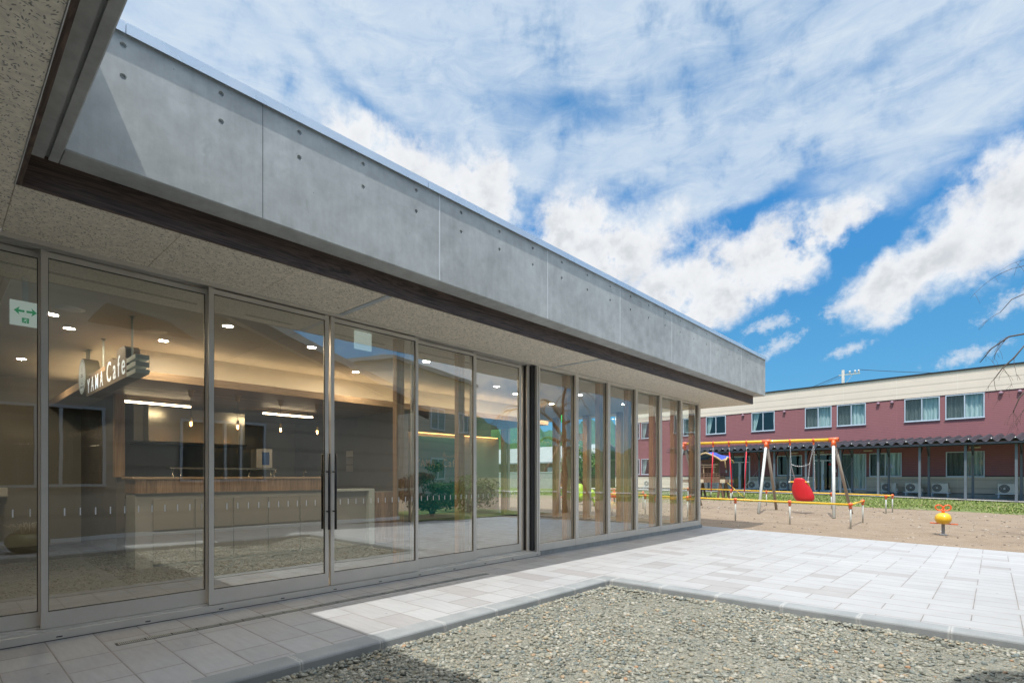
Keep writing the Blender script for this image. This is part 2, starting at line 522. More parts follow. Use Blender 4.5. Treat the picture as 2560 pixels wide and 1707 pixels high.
def mat_siding(name, base, pitch, vjoint=None, depth=0.35, blkw=0.12):
    """horizontal lap siding: fine relief lines, long vertical joints"""
    m, T, b, oc = mat_new(name)
    x, y, z = T.xyz(oc)
    f = T.math('FRACT', T.math('DIVIDE', z, pitch))
    line = T.mrange(T.math('MINIMUM', f, T.math('SUBTRACT', 1.0, f)), 0.04, 0.16, 1, 0, True)
    blk = T.white(T.comb(T.math('FLOOR', T.math('DIVIDE', z, pitch)), T.math('FLOOR', T.math('DIVIDE', x, 0.19)), 0))
    c = T.ramp(T.math('ADD', T.math('MULTIPLY', T.noise(oc, 0.5, 5, 0.6), 0.7), T.math('MULTIPLY', blk, blkw)), [(0.2, tuple(v * 0.92 for v in base)), (0.6, tuple(min(1, v * 1.06) for v in base))])
    c = T.mix(T.math('MULTIPLY', line, depth), c, tuple(v * 0.45 for v in base))
    if vjoint:
        g = T.math('FRACT', T.math('DIVIDE', x, vjoint))
        vl = T.mrange(T.math('MINIMUM', g, T.math('SUBTRACT', 1.0, g)), 0.0, 0.006, 1, 0)
        c = T.mix(T.math('MULTIPLY', vl, 0.35), c, tuple(min(1, v * 1.4) for v in base))
    T.set(b.inputs['Base Color'], c)
    b.inputs['Roughness'].default_value = 0.7
    T.set(b.inputs['Normal'], T.bump(T.math('SUBTRACT', 1.0, line), 0.5, 0.008))
    return m


def mat_curtain(name, c0, c1):
    m, T, b, oc = mat_new(name)
    x, y, z = T.xyz(oc)
    wv = T.math('ADD', T.math('MULTIPLY', x, 26), T.math('MULTIPLY', T.noise(T.mapping(oc, scale=(6, 6, 0.8)), 1.4, 3), 9))
    f = T.math('ADD', 0.5, T.math('MULTIPLY', T.math('SINE', wv), 0.5))
    T.set(b.inputs['Base Color'], T.ramp(f, [(0, c0), (1, c1)]))
    b.inputs['Roughness'].default_value = 0.9
    return m


MT = {}
MT['concrete'] = mat_concrete("board_formed_concrete", (0.50, 0.52, 0.51))
MT['concrete_lo'] = mat_concrete("plinth_concrete", (0.30, 0.32, 0.32))
MT['soffit'] = mat_soffit("speckled_soffit_board", (0.87, 0.80, 0.67))
MT['char_wood'] = mat_wood("dark_stained_timber", (0.020, 0.0145, 0.012), (0.150, 0.098, 0.078), 1, 1.0, 0.5, grain=1.2)
MT['char_wood_x'] = mat_wood("dark_stained_timber_cross", (0.020, 0.0145, 0.012), (0.150, 0.098, 0.078), 0, 1.0, 0.5, grain=1.2)
MT['post_wood'] = mat_wood("cedar_post_timber", (0.34, 0.20, 0.10), (0.55, 0.36, 0.20), 2, 0.7, 0.55)
MT['tray_wood'] = mat_wood("timber_ceiling_boards", (0.26, 0.17, 0.10), (0.44, 0.31, 0.20), 1, 0.8, 0.5, planks=(0, 0.15))
MT['tray_edge'] = mat_wood("timber_ceiling_edge", (0.36, 0.24, 0.14), (0.54, 0.38, 0.24), 1, 0.8, 0.5)
MT['counter_wood'] = mat_wood("oak_counter_front", (0.20, 0.125, 0.075), (0.46, 0.32, 0.21), 2, 0.9, 0.45, planks=(1, 0.11))
MT['alu'] = M("champagne_aluminium", (0.66, 0.63, 0.575), 0.42, 0.25, 0.05, 3.0)
MT['alu_dark'] = M("dark_track_gasket", (0.02, 0.021, 0.022), 0.6)
MT['steel_blue'] = M("coping_metal", (0.72, 0.80, 0.88), 0.32, 0.5, 0.05, 2.0)
MT['alu_strip'] = M("pale_joint_strip", (0.52, 0.58, 0.62), 0.35, 0.5)
MT['glass'] = mat_glass("door_glass")
MT['glass_fixed'] = mat_glass("fixed_light_glass", 2.0, (0.95, 0.975, 0.96), 0.008)
MT['glass_end'] = mat_glass("end_wall_glass", 1.25, (0.96, 0.98, 0.97), 0.004)
MT['glass_far'] = mat_glass("far_window_glass", 1.55, (0.80, 0.88, 0.87), 0.006)
MT['black'] = M("black_powder_coat", (0.012, 0.012, 0.014), 0.4)
MT['white_paint'] = M("white_paint", (0.74, 0.74, 0.72), 0.5)
MT['ceiling'] = M("plaster_ceiling", (0.62, 0.60, 0.55), 0.85, 0, 0.03, 2.0)
MT['wall_grey'] = M("grey_plaster", (0.36, 0.35, 0.32), 0.85, 0, 0.04, 2.0)
MT['wing_bounce_wall'] = M("white_bounce_render", (0.78, 0.79, 0.80), 0.8, 0, 0.02, 2.0)
MT['wall_white'] = M("pale_plaster", (0.62, 0.60, 0.55), 0.85, 0, 0.03, 2.0)
MT['wall_dark'] = M("charcoal_wall_panel", (0.17, 0.16, 0.148), 0.7, 0, 0.08, 1.5)
MT['floor_in'] = M("dark_floor_tile", (0.075, 0.075, 0.075), 0.5, 0, 0.1, 3.0)
MT['paving'] = mat_paving()
MT['kerb'] = None
MT['white_caulk'] = M("pale_joint_mortar", (0.72, 0.74, 0.75), 0.8)
MT['hole'] = M("tie_hole_mortar", (0.10, 0.11, 0.115), 0.9, 0, 0.2, 30)
MT['yellow'] = M("yellow_painted_steel", (0.86, 0.50, 0.022), 0.32, 0, 0.04, 3.0, coat=0.3)
MT['orange'] = M("orange_painted_joint", (0.80, 0.135, 0.03), 0.35, coat=0.3)
MT['galv'] = M("pale_grey_painted_steel", (0.56, 0.57, 0.53), 0.45, 0.1, 0.06, 4.0)
MT['beige_steel'] = M("taupe_painted_steel", (0.36, 0.31, 0.25), 0.5, 0, 0.06, 4.0)
MT['red'] = M("red_moulded_plastic", (0.62, 0.022, 0.028), 0.36, 0, 0.04, 2.0)
MT['red_rope'] = M("red_sleeve_rope", (0.75, 0.015, 0.04), 0.45)
MT['chain'] = M("galvanised_chain", (0.62, 0.62, 0.62), 0.3, 0.8)
MT['grey_pole'] = M("weathered_grey_pole", (0.26, 0.26, 0.26), 0.6)


# ------------------------------------------------------------------ mesh builder
class MB:
    def __init__(s):
        s.v, s.f, s.sm = [], [], []

    def add(s, vs, fs, smooth=False):
        o = len(s.v)
        s.v += [tuple(p) for p in vs]
        s.f += [tuple(i + o for i in f) for f in fs]
        s.sm += [smooth] * len(fs)
        return s

    def box(s, x0, x1, y0, y1, z0, z1):
        x0, x1 = min(x0, x1), max(x0, x1)
        y0, y1 = min(y0, y1), max(y0, y1)
        z0, z1 = min(z0, z1), max(z0, z1)
        return s.add([(x0, y0, z0), (x1, y0, z0), (x1, y1, z0), (x0, y1, z0), (x0, y0, z1), (x1, y0, z1), (x1, y1, z1), (x0, y1, z1)],
                     [(0, 3, 2, 1), (4, 5, 6, 7), (0, 1, 5, 4), (1, 2, 6, 5), (2, 3, 7, 6), (3, 0, 4, 7)])

    def bar(s, a, b, w, h, up=(0, 0, 1)):
        a, b, up = Vector(a), Vector(b), Vector(up)
        d = (b - a).normalized()
        sx = d.cross(up)
        if sx.length < 1e-4:
            sx = d.cross(Vector((1, 0, 0)))
        sx.normalize()
        sz = sx.cross(d).normalized()
        vs = []
        for p in (a, b):
            for i, j in ((-1, -1), (1, -1), (1, 1), (-1, 1)):
                vs.append(p + sx * i * w / 2 + sz * j * h / 2)
        return s.add(vs, [(0, 3, 2, 1), (4, 5, 6, 7), (0, 1, 5, 4), (1, 2, 6, 5), (2, 3, 7, 6), (3, 0, 4, 7)])

    def tube(s, pts, r, n=10, closed=False, caps=True):
        pts = [Vector(p) for p in pts]
        rs = r if isinstance(r, (list, tuple)) else [r] * len(pts)
        m = len(pts)
        ref = None
        rings = []
        for i, p in enumerate(pts):
            if closed:
                t = pts[(i + 1) % m] - pts[i - 1]
            else:
                t = pts[min(i + 1, m - 1)] - pts[max(i - 1, 0)]
            t.normalize()
            if ref is None:
                ref = t.cross(Vector((0.3, 0.1, 1)))
                if ref.length < 0.1:
                    ref = t.cross(Vector((1, 0, 0)))
            ref = (ref - t * ref.dot(t))
            ref.normalize()
            bi = t.cross(ref)
            rings.append([p + (ref * math.cos(2 * PI * k / n) + bi * math.sin(2 * PI * k / n)) * rs[i] for k in range(n)])
        vs = [q for rg in rings for q in rg]
        fs = []
        cnt = m if closed else m - 1
        for i in range(cnt):
            a, b = i * n, ((i + 1) % m) * n
            for k in range(n):
                k2 = (k + 1) % n
                fs.append((a + k, a + k2, b + k2, b + k))
        s.add(vs, fs, True)
        if caps and not closed:
            o = len(s.v) - len(vs)
            s.f.append(tuple(o + k for k in reversed(range(n))))
            s.f.append(tuple(o + (m - 1) * n + k for k in range(n)))
            s.sm += [False, False]
        return s

    def lathe(s, prof, c=(0, 0, 0), n=20, axis='z', smooth=True):
        vs, fs = [], []
        m = len(prof)
        for r, h in prof:
            for k in range(n):
                a = 2 * PI * k / n
                p = (r * math.cos(a), r * math.sin(a), h)
                if axis == 'x':
                    p = (p[2], p[0], p[1])
                elif axis == 'y':
                    p = (p[0], p[2], p[1])
                vs.append((p[0] + c[0], p[1] + c[1], p[2] + c[2]))
        for i in range(m - 1):
            for k in range(n):
                k2 = (k + 1) % n
                q = (i * n + k, i * n + k2, (i + 1) * n + k2, (i + 1) * n + k)
                fs.append(q if axis != 'y' else tuple(reversed(q)))
        s.add(vs, fs, smooth)
        return s

    def disc(s, c, r, n=20, nrm=(0, 0, 1)):
        nv = Vector(nrm).normalized()
        u = nv.cross(Vector((0, 0, 1)))
        if u.length < 0.01:
            u = Vector((1, 0, 0))
        u.normalize()
        w = nv.cross(u)
        c = Vector(c)
        return s.add([c + (u * math.cos(2 * PI * k / n) + w * math.sin(2 * PI * k / n)) * r for k in range(n)], [tuple(range(n))])

    def ball(s, c, r, n=14, m=9, sq=(1, 1, 1)):
        prof = []
        vs, fs = [], []
        for i in range(m + 1):
            th = PI * i / m
            for k in range(n):
                a = 2 * PI * k / n
                vs.append((c[0] + r * sq[0] * math.sin(th) * math.cos(a), c[1] + r * sq[1] * math.sin(th) * math.sin(a), c[2] - r * sq[2] * math.cos(th)))
        for i in range(m):
            for k in range(n):
                k2 = (k + 1) % n
                fs.append((i * n + k, i * n + k2, (i + 1) * n + k2, (i + 1) * n + k))
        return s.add(vs, fs, True)

    def quad(s, a, b, c, d):
        return s.add([a, b, c, d], [(0, 1, 2, 3)])

    def prism(s, poly, a, b, axis):
        """poly: 2-D outline, extruded from a to b along axis (0 x: poly is (y,z); 1 y: (x,z); 2 z: (x,y))"""
        def p3(q, t):
            return (t, q[0], q[1]) if axis == 0 else (q[0], t, q[1]) if axis == 1 else (q[0], q[1], t)
        n = len(poly)
        vs = [p3(q, a) for q in poly] + [p3(q, b) for q in poly]
        fs = [tuple(range(n)), tuple(reversed(range(n, 2 * n)))]
        for i in range(n):
            j = (i + 1) % n
            fs.append((i, n + i, n + j, j))
        return s.add(vs, fs)

    def build(s, name, mat, parent=None, loc=None, bevel=0.0, fix=True):
        me = bpy.data.meshes.new(name)
        me.from_pydata(s.v, [], s.f)
        me.polygons.foreach_set('use_smooth', s.sm)
        if fix:
            import bmesh
            bm = bmesh.new()
            bm.from_mesh(me)
            bmesh.ops.recalc_face_normals(bm, faces=bm.faces)
            bm.to_mesh(me)
            bm.free()
        me.materials.append(mat)
        o = bpy.data.objects.new(name, me)
        col.objects.link(o)
        if parent:
            o.parent = parent
        if loc:
            o.location = loc
        if bevel > 0:
            b = o.modifiers.new("bevel", 'BEVEL')
            b.width = bevel
            b.segments = 2
            b.limit_method = 'ANGLE'
            b.angle_limit = R(40)
        return o


def tag(o, label=None, cat=None, group=None, kind=None):
    if label:
        o['label'] = label
    if cat:
        o['category'] = cat
    if group:
        o['group'] = group
    if kind:
        o['kind'] = kind
    return o


def empty(name, label, cat, loc=(0, 0, 0), rz=0.0, group=None):
    o = bpy.data.objects.new(name, None)
    o.empty_display_size = 0.2
    col.objects.link(o)
    o.location = loc
    o.rotation_euler = (0, 0, rz)
    return tag(o, label, cat, group)


def copy_tree(o, parent=None):
    c = o.copy()
    col.objects.link(c)
    c.parent = parent
    for ch in list(o.children):
        copy_tree(ch, c)
    return c


def text_mesh(s, size, depth=0.01, spacing=1.0, offset=0.0):
    cu = bpy.data.curves.new("lettering", 'FONT')
    cu.body = s
    cu.size = size
    cu.extrude = depth / 2
    cu.space_character = spacing
    cu.offset = offset
    o = bpy.data.objects.new("lettering", cu)
    col.objects.link(o)
    dg = bpy.context.evaluated_depsgraph_get()
    me = bpy.data.meshes.new_from_object(o.evaluated_get(dg))
    bpy.data.objects.remove(o)
    return me


def text_obj(name, s, mat, parent, width, cap, frame, depth=0.01, spacing=1.0, offset=0.0):
    """lettering fitted to width x cap height; frame: 4x4 placing the lower left corner of the text"""
    me = text_mesh(s, 1.0, 0.0, spacing, offset)
    xs = [v.co.x for v in me.vertices]
    ys = [v.co.y for v in me.vertices]
    x0, x1 = min(xs), max(xs)
    sx = width / (x1 - x0)
    sy = cap / (max(ys) - min(ys))
    y0 = min(ys)
    me2 = text_mesh(s, 1.0, depth / 1.0, spacing, offset)
    for v in me2.vertices:
        v.co = frame @ Vector(((v.co.x - x0) * sx, (v.co.y - y0) * sy, v.co.z))
    me2.materials.clear()
    me2.materials.append(mat)
    o = bpy.data.objects.new(name, me2)
    col.objects.link(o)
    o.parent = parent
    return o


def sstep(t):
    t = max(0.0, min(1.0, t))
    return t * t * (3 - 2 * t)


def gz(x, y):
    """the yard and the far paving fall gently to the right"""
    return -0.02 * max(-3.0, min(8.0, x)) * sstep((y - 5.5) / 6.0)


def grid_mesh(x0, x1, y0, y1, nx, ny, zf):
    vs, fs = [], []
    for j in range(ny + 1):
        for i in range(nx + 1):
            x = x0 + (x1 - x0) * i / nx
            y = y0 + (y1 - y0) * j / ny
            vs.append((x, y, zf(x, y)))
    for j in range(ny):
        for i in range(nx):
            a = j * (nx + 1) + i
            fs.append((a, a + 1, a + nx + 2, a + nx + 1))
    return vs, fs

#=====MAIN=====
# ================================================================== SETTING: ground
def structure(name, mb, mat, **kw):
    return tag(mb.build(name, mat, fix=False, **kw), kind='structure')


MT['dirt'] = mat_ground("sandy_yard", (0.185, 0.138, 0.095), (0.295, 0.23, 0.165), 1.6, 34, (0.24, 0.19, 0.14), 0.6)
MT['sand_edge'] = mat_ground("damp_sand", (0.20, 0.16, 0.11), (0.33, 0.265, 0.19), 2.0, 40, None, 0.5)
MT['grassland'] = mat_ground("thin_turf", (0.07, 0.105, 0.025), (0.17, 0.20, 0.07), 2.2, None, (0.33, 0.27, 0.18), 0.8)
MT['field'] = mat_ground("far_field", (0.10, 0.13, 0.05), (0.20, 0.20, 0.10), 0.08, None, None, 0.2)
MT['gravel_base'] = mat_gravel()
MT['walk_concrete'] = M("walkway_concrete", (0.42, 0.41, 0.38), 0.85, 0, 0.12, 1.5)

m = MB()
m.add(*grid_mesh(-1200, 1200, -600, 2000, 8, 8, lambda x, y: -0.45))
structure("ground", m, MT['field'])

m = MB()
xs = [-14.0, 0.0, 1.62, 5.50, 9.5]
for (xa, xb, ya, yb) in ((-0.10, 1.62, -9, 12.66), (1.62, 5.50, -9, -1.5), (1.62, 5.50, 5.49, 12.66), (5.50, 9.6, -9, 12.66), (-9.0, -0.10, 12.0, 12.66)):
    m.add(*grid_mesh(xa, xb, ya, yb, 6, 24, gz))
structure("paving", m, MT['paving'])

m = MB()
m.add(*grid_mesh(-40, 45, 12.66, 25.9, 40, 14, lambda x, y: gz(x, y) - 0.012 - 0.02 * sstep((y - 12.66) / 0.6) + 0.012 * math.sin(x * 1.7 + y) * math.sin(y * 1.3)))
m.add(*grid_mesh(9.6, 45, -9, 12.66, 10, 10, lambda x, y: gz(x, y) - 0.03))
m.add(*grid_mesh(-40, -9.0, 5.0, 12.66, 10, 6, lambda x, y: gz(x, y) - 0.03))
structure("dirt_yard", m, MT['dirt'])

m = MB()
m.add(*grid_mesh(-60, 45, 25.9, 70, 40, 12, lambda x, y: gz(x, y) - 0.03))
structure("grass_verge", m, MT['grassland'])

# planter bed inside the kerb
m = MB()
m.add(*grid_mesh(1.78, 5.36, -1.36, 5.32, 36, 66, lambda x, y: -0.070 + 0.012 * math.sin(x * 3.1 + 1) * math.sin(y * 2.3) + 0.006 * math.sin(x * 9 + y * 7)
                 + 0.016 * max(0, 1 - abs(x - 1.80) / 0.12) * 0.4))
structure("gravel_bed", m, MT['gravel_base'])


def make_kerb():
    mm, T, b, oc = mat_new("precast_kerb")
    x, y, z = T.xyz(oc)
    n = T.noise(oc, 3, 5, 0.6)
    fn = T.noise(oc, 130, 2, 0.6)
    c = T.ramp(T.math('ADD', T.math('MULTIPLY', n, 0.7), T.math('MULTIPLY', fn, 0.3)), [(0.35, (0.215, 0.23, 0.232)), (0.65, (0.30, 0.315, 0.317))])

    def jn(co, off, g):
        f = T.math('FRACT', T.math('DIVIDE', T.math('SUBTRACT', co, off), 0.605))
        d = T.math('MULTIPLY', T.math('MINIMUM', f, T.math('SUBTRACT', 1.0, f)), 0.605)
        d = T.math('ADD', d, T.math('MULTIPLY', T.math('SUBTRACT', T.noise(oc, 30, 4, 0.7), 0.5), 0.03))
        return T.math('ADD', d, T.math('MULTIPLY', g, 10))
    # long sides are jointed along y, the cross pieces along x
    gx = T.math('MULTIPLY', T.math('GREATER_THAN', y, 5.305), 1.0)
    gy = T.math('SUBTRACT', 1.0, gx)
    dj = T.math('MINIMUM', jn(y, 5.25 - 0.605 * 11, gx), jn(x, 1.825, gy))
    c = T.mix(T.mrange(dj, 0.002, 0.026, 0.55, 0, True), c, (0.50, 0.50, 0.485))
    crack = T.mrange(dj, 0.0, 0.006, 1, 0)
    c = T.mix(T.math('MULTIPLY', crack, 0.5), c, (0.15, 0.14, 0.13))
    T.set(b.inputs['Base Color'], c)
    b.inputs['Roughness'].default_value = 0.85
    T.set(b.inputs['Normal'], T.bump(T.math('SUBTRACT', T.math('MULTIPLY', fn, 0.4), crack), 0.35, 0.005))
    return mm


m = MB()
prof = [(0, -0.3), (0, 0.006), (0.150, 0.006), (0.162, 0.003), (0.170, -0.004), (0.174, -0.014), (0.178, -0.3)]   # (inwards, z)
ox0, ox1, oy0, oy1 = 1.618, 5.54, -1.54, 5.492
ring = []
for d, z in prof:
    ring.append([(ox0 + d, oy0 + d, z), (ox1 - d, oy0 + d, z), (ox1 - d, oy1 - d, z), (ox0 + d, oy1 - d, z)])
vs = [p for r_ in ring for p in r_]
fs = []
for i in range(len(prof) - 1):
    for k in range(4):
        k2 = (k + 1) % 4
        fs.append((i * 4 + k, i * 4 + k2, (i + 1) * 4 + k2, (i + 1) * 4 + k))
m.add(vs, fs, False)
structure("kerb", m, make_kerb())

m = MB()
m.add(*grid_mesh(-40, 30, 37.85, 41.6, 30, 2, lambda x, y: gz(x, y) + 0.0 + 0.02))
o = structure("walkway_slab", m, MT['walk_concrete'])
o.rotation_euler = (0, 0, R(-6.3))
o.location = (2.9 - 2.9 * math.cos(R(6.3)) - 38.37 * math.sin(R(6.3)), 38.37 + 2.9 * math.sin(R(6.3)) - 38.37 * math.cos(R(6.3)), 0)

# hills round the valley
MT['hill_near'] = mat_ground("wooded_hillside", (0.020, 0.060, 0.012), (0.065, 0.135, 0.030), 0.055, None, (0.03, 0.07, 0.02), 1.0)
MT['hill_far'] = mat_ground("distant_wooded_hill", (0.035, 0.080, 0.045), (0.075, 0.130, 0.075), 0.02, None, None, 1.0)


def hill(name, mat, dist, depth, ctrl, seed, rough):
    """ctrl: (azimuth deg, elevation deg of the crest)"""
    rnd = random.Random(seed)
    ph = [rnd.uniform(0, 6.28) for _ in range(12)]
    a0, a1 = ctrl[0][0], ctrl[-1][0]
    nx, ny = int((a1 - a0) / 0.35), 14
    vs, fs = [], []
    for i in range(nx + 1):
        a = a0 + (a1 - a0) * i / nx
        e = ctrl[-1][1]
        for (p, q), (r_, t) in zip(ctrl, ctrl[1:]):
            if p <= a <= r_:
                u = sstep((a - p) / (r_ - p))
                e = q + (t - q) * u
        e += rough * (math.sin(a * 2.1 + ph[0]) + 0.6 * math.sin(a * 5.3 + ph[1]) + 0.35 * math.sin(a * 11 + ph[2]) + 0.3 * rnd.uniform(-1, 1))
        for j in range(ny + 1):
            u = j / ny
            d = dist + depth * u
            h = (dist + depth) * math.tan(R(e)) * math.sin(u * PI / 2) ** 0.9 + 1.2
            h += (rnd.uniform(-1, 1) * 1.6 + 3.0 * math.sin(a * 3 + u * 5 + ph[3])) * min(1, u * 3) * (0 if j == ny else 1) * dist / 400
            vs.append((5.1 + d * math.sin(R(a)), d * math.cos(R(a)), h if j else -3))
    for i in range(nx):
        for j in range(ny):
            q = i * (ny + 1) + j
            fs.append((q, q + ny + 1, q + ny + 2, q + 1))
    mb = MB()
    mb.add(vs, fs, True)
    return structure(name, mb, mat)


hill("hills", MT['hill_near'], 190, 120, [(-75, 2.5), (-55, 5.0), (-45, 5.6), (-40.5, 5.3), (-38, 4.6), (-36, 3.0), (-33, 1.8), (-28, 1.2)], 3, 0.10)
hill("hills", MT['hill_far'], 420, 240, [(-60, 2.0), (-41, 3.6), (-37, 4.6), (-34.5, 5.6), (-32.6, 5.9), (-30.5, 5.1), (-27, 4.2), (-15, 3.0), (10, 3.4), (30, 2.5), (41, 3.2), (45, 6.0), (49, 7.6), (60, 6.0), (90, 4.0), (140, 3.0)], 5, 0.08)

# ================================================================== CAFE BUILDING
cafe = empty("cafe_building", "low concrete and glass cafe building with deep eaves and a sliding glass front", "building")


def part(name, mb, mat, parent=None, bevel=0.0, label=None):
    o = mb.build(name, mat, parent or cafe, bevel=bevel)
    if label:
        o['label'] = label
    return o


YE = 13.31            # far end of the eaves
# ---- parapet with form-tie holes
FX = 1.10
m = MB()
hy_ = [0.8135 + 0.5645 * k for k in range(22)]
ybr = [0.537]
holecell = set()
for h in hy_:
    ybr += [h - 0.042, h + 0.042]
ybr += [YE]
zbr = [3.108, 3.638, 3.722, 3.833, 3.917, 3.95]
for i in range(len(ybr) - 1):
    for j in range(len(zbr) - 1):
        ya, yb, za, zb = ybr[i], ybr[i + 1], zbr[j], zbr[j + 1]
        if i % 2 == 1 and j in (1, 3):
            yc, zc = (ya + yb) / 2, (za + zb) / 2
            n = 16
            rr = random.uniform(0.018, 0.020)
            sq, ci, ci2 = [], [], []
            for k in range(n):
                a = 2 * PI * k / n + PI / 4
                u, v = math.cos(a), math.sin(a)
                s_ = 1 / max(abs(u), abs(v))
                sq.append((FX, yc + u * s_ * (yb - ya) / 2, zc + v * s_ * (zb - za) / 2))
                ci.append((FX, yc + u * rr, zc + v * rr))
                ci2.append((FX - 0.016, yc + u * rr * 0.78, zc + v * rr * 0.78))
            vs = sq + ci + ci2
            fs = []
            for k in range(n):
                k2 = (k + 1) % n
                fs.append((k, k2, n + k2, n + k))
                fs.append((n + k, n + k2, 2 * n + k2, 2 * n + k))
            fs.append(tuple(range(2 * n, 3 * n)))
            m.add(vs, fs)
        else:
            m.quad((FX, ya, za), (FX, yb, za), (FX, yb, zb), (FX, ya, zb))
# chamfer, underside, back, top, end
m.quad((FX - 0.009, 0.537, 3.10), (FX - 0.009, YE, 3.10), (FX, YE, 3.108), (FX, 0.537, 3.108))
m.quad((0.893, 0.537, 3.10), (0.893, YE, 3.10), (FX - 0.009, YE, 3.10), (FX - 0.009, 0.537, 3.10))
m.quad((0.893, 0.537, 3.10), (0.893, 0.537, 3.95), (0.893, YE, 3.95), (0.893, YE, 3.10))
m.quad((0.893, 0.537, 3.95), (FX, 0.537, 3.95), (FX, YE, 3.95), (0.893, YE, 3.95))
m.quad((0.893, YE, 3.10), (0.893, YE, 3.95), (FX, YE, 3.95), (FX, YE, 3.108))
m.box(-8.5, 0.893, YE - 0.207, YE, 3.10, 3.95)
part("parapet", m, MT['concrete'])
# wing parapet over the viewer's left, with a drip groove in its underside
m = MB()
prof = [(0.367, 3.10), (0.4655, 3.10), (0.4655, 3.118), (0.4845, 3.118), (0.4845, 3.10), (0.530, 3.10), (0.537, 3.107), (0.537, 3.95), (0.367, 3.95)]
m.prism(prof, 0.893, 9.0, 0)
part("wing_parapet", m, MT['concrete'])
for yj in (3.353, 5.045, 6.726, 8.391, 10.048, 11.698):
    m = MB()
    m.box(FX, FX + 0.0015, yj - 0.006, yj + 0.006, 3.11, 3.944)
    part("joint_seam", m, MT['white_caulk'])
m = MB()
m.box(FX, FX + 0.0008, 1.6605, 1.6645, 3.11, 3.944)
part("construction_joint", m, MT['hole'])
m = MB()
cs = [0.36, 0.823, 3.196, 6.964, 10.70, 13.335]
for a, b in zip(cs, cs[1:]):
    a2 = a + 0.0025
    m.prism([(0.84, 3.951), (0.84, 4.004), (1.1222, 4.012), (1.1222, 3.942), (1.1190, 3.942), (1.1190, 3.951)], a2, b - 0.0025, 1)
m.box(1.1222, 9.0, 0.36, 0.5557, 3.951, 4.010)
m.box(1.1222, 9.0, 0.5525, 0.5557, 3.942, 3.951)
m.box(-8.5, 0.84, 13.06, 13.335, 3.951, 4.006)
part("coping", m, MT['steel_blue'])
m = MB()
m.box(0.868, 0.8928, 0.367, 13.10, 2.905, 3.22)
part("eave_board", m, MT['char_wood'], bevel=0.002)
m = MB()
m.box(0.893, 9.0, 0.342, 0.3668, 2.905, 3.22)
m.box(0.868, 0.893, 0.342, 0.3665, 2.905, 3.22)
part("eave_board", m, MT['char_wood_x'], bevel=0.002)
m = MB()
m.box(-8.5, 0.868, 13.075, 13.10, 2.905, 3.0995)
part("eave_board", m, MT['char_wood_x'])
# soffit panels with open joints
m = MB()
G = 0.002
yl = [0.342, 1.20, 2.055, 2.900]
yb2 = [2.962, 3.87, 4.78, 5.69, 6.545]
yb3 = [6.612, 7.52, 8.43, 9.34, 10.25, 11.16, 12.07, 13.073]
for seq in (yl, yb2, yb3):
    for a, b in zip(seq, seq[1:]):
        m.box(0.001, 0.866, a + G, b - G, 2.905, 2.925)
for a, b in zip(range(-10, 0), range(-9, 1)):
    m.box(0.001, 0.866, 0.342 - 0.91 * (-a) + G, 0.342 - 0.91 * (-b) - G, 2.905, 2.925)
xw = [0.866, 1.76, 2.67, 3.58, 4.49, 5.40, 6.31, 7.22, 8.13, 9.0]
for a, b in zip(xw, xw[1:]):
    for k in range(6):
        m.box(a + G, b - G, 0.338 - 1.82 * (k + 1) + G, 0.338 - 1.82 * k - G, 2.905, 2.925)
for a, b in ((-0.91, 0.0), (-1.82, -0.91), (-2.73, -1.82), (-3.64, -2.73), (-4.55, -3.64), (-5.46, -4.55), (-8.4, -5.46)):
    m.box(a + G, b - G, 12.27, 13.073, 2.905, 2.925)
part("soffit", m, MT['soffit'])
for ya in (2.900, 6.545):
    m = MB()
    m.box(0.004, 0.864, ya + 0.002, ya + 0.060, 2.9015, 2.925)
    part("soffit_joint_cover", m, MT['alu_strip'])
m = MB()
m.box(0.868, 9.0, 0.3385, 0.3415, 2.898, 2.925)
part("soffit_trim", m, MT['white_paint'])
m = MB()
m.box(-8.5, 0.86, 0.55, 13.05, 3.45, 3.60)
m.box(-8.5, 9.0, -9.0, 0.34, 3.45, 3.60)
m.box(-8.5, 0.866, 0.35, 13.06, 2.93, 2.95)
m.box(-8.5, 9.0, -9.0, 0.338, 2.93, 2.95)
part("roof", m, MT['wall_grey'])

# ---- base, sill, head
m = MB()
m.box(-0.12, -0.004, 6.27, 12.30, -0.30, 0.068)
m.box(-7.0, -0.12, 12.18, 12.30, -0.30, 0.068)
part("plinth", m, MT['concrete_lo'])
m = MB()
m.box(-0.045, 0.0, -3.6, 6.26, 0.004, 0.062)
m.box(-0.105, -0.045, -3.6, 6.26, 0.004, 0.076)
m.box(-0.165, -0.105, -3.6, 6.26, 0.004, 0.090)
m.box(-0.225, -0.165, -3.6, 6.26, 0.004, 0.104)
part("door_sill", m, MT['alu'], bevel=0.002)
for yy in np.arange(0.65, 6.2, 0.553):
    m = MB()
    m.box(0.0, 0.001, yy - 0.018, yy + 0.018, 0.018, 0.026)
    part("drain_slot", m, MT['alu_dark'])
m = MB()
m.box(-0.2, 0.0005, -3.6, 6.25, -0.02, 0.0035)
part("sill_bed", m, MT['alu_dark'])
m = MB()
m.box(-0.012, 0.0, -3.6, 6.25, 2.872, 2.9045)
m.box(-0.075, -0.066, -3.6, 6.25, 2.866, 2.9045)
m.box(-0.135, -0.126, -3.6, 6.25, 2.866, 2.9045)
m.box(-0.225, -0.195, -3.6, 6.25, 2.860, 2.9045)
part("door_head", m, MT['alu'])
m = MB()
m.box(-0.195, -0.012, -3.6, 6.25, 2.897, 2.9040)
part("door_head_track", m, MT['alu_dark'])
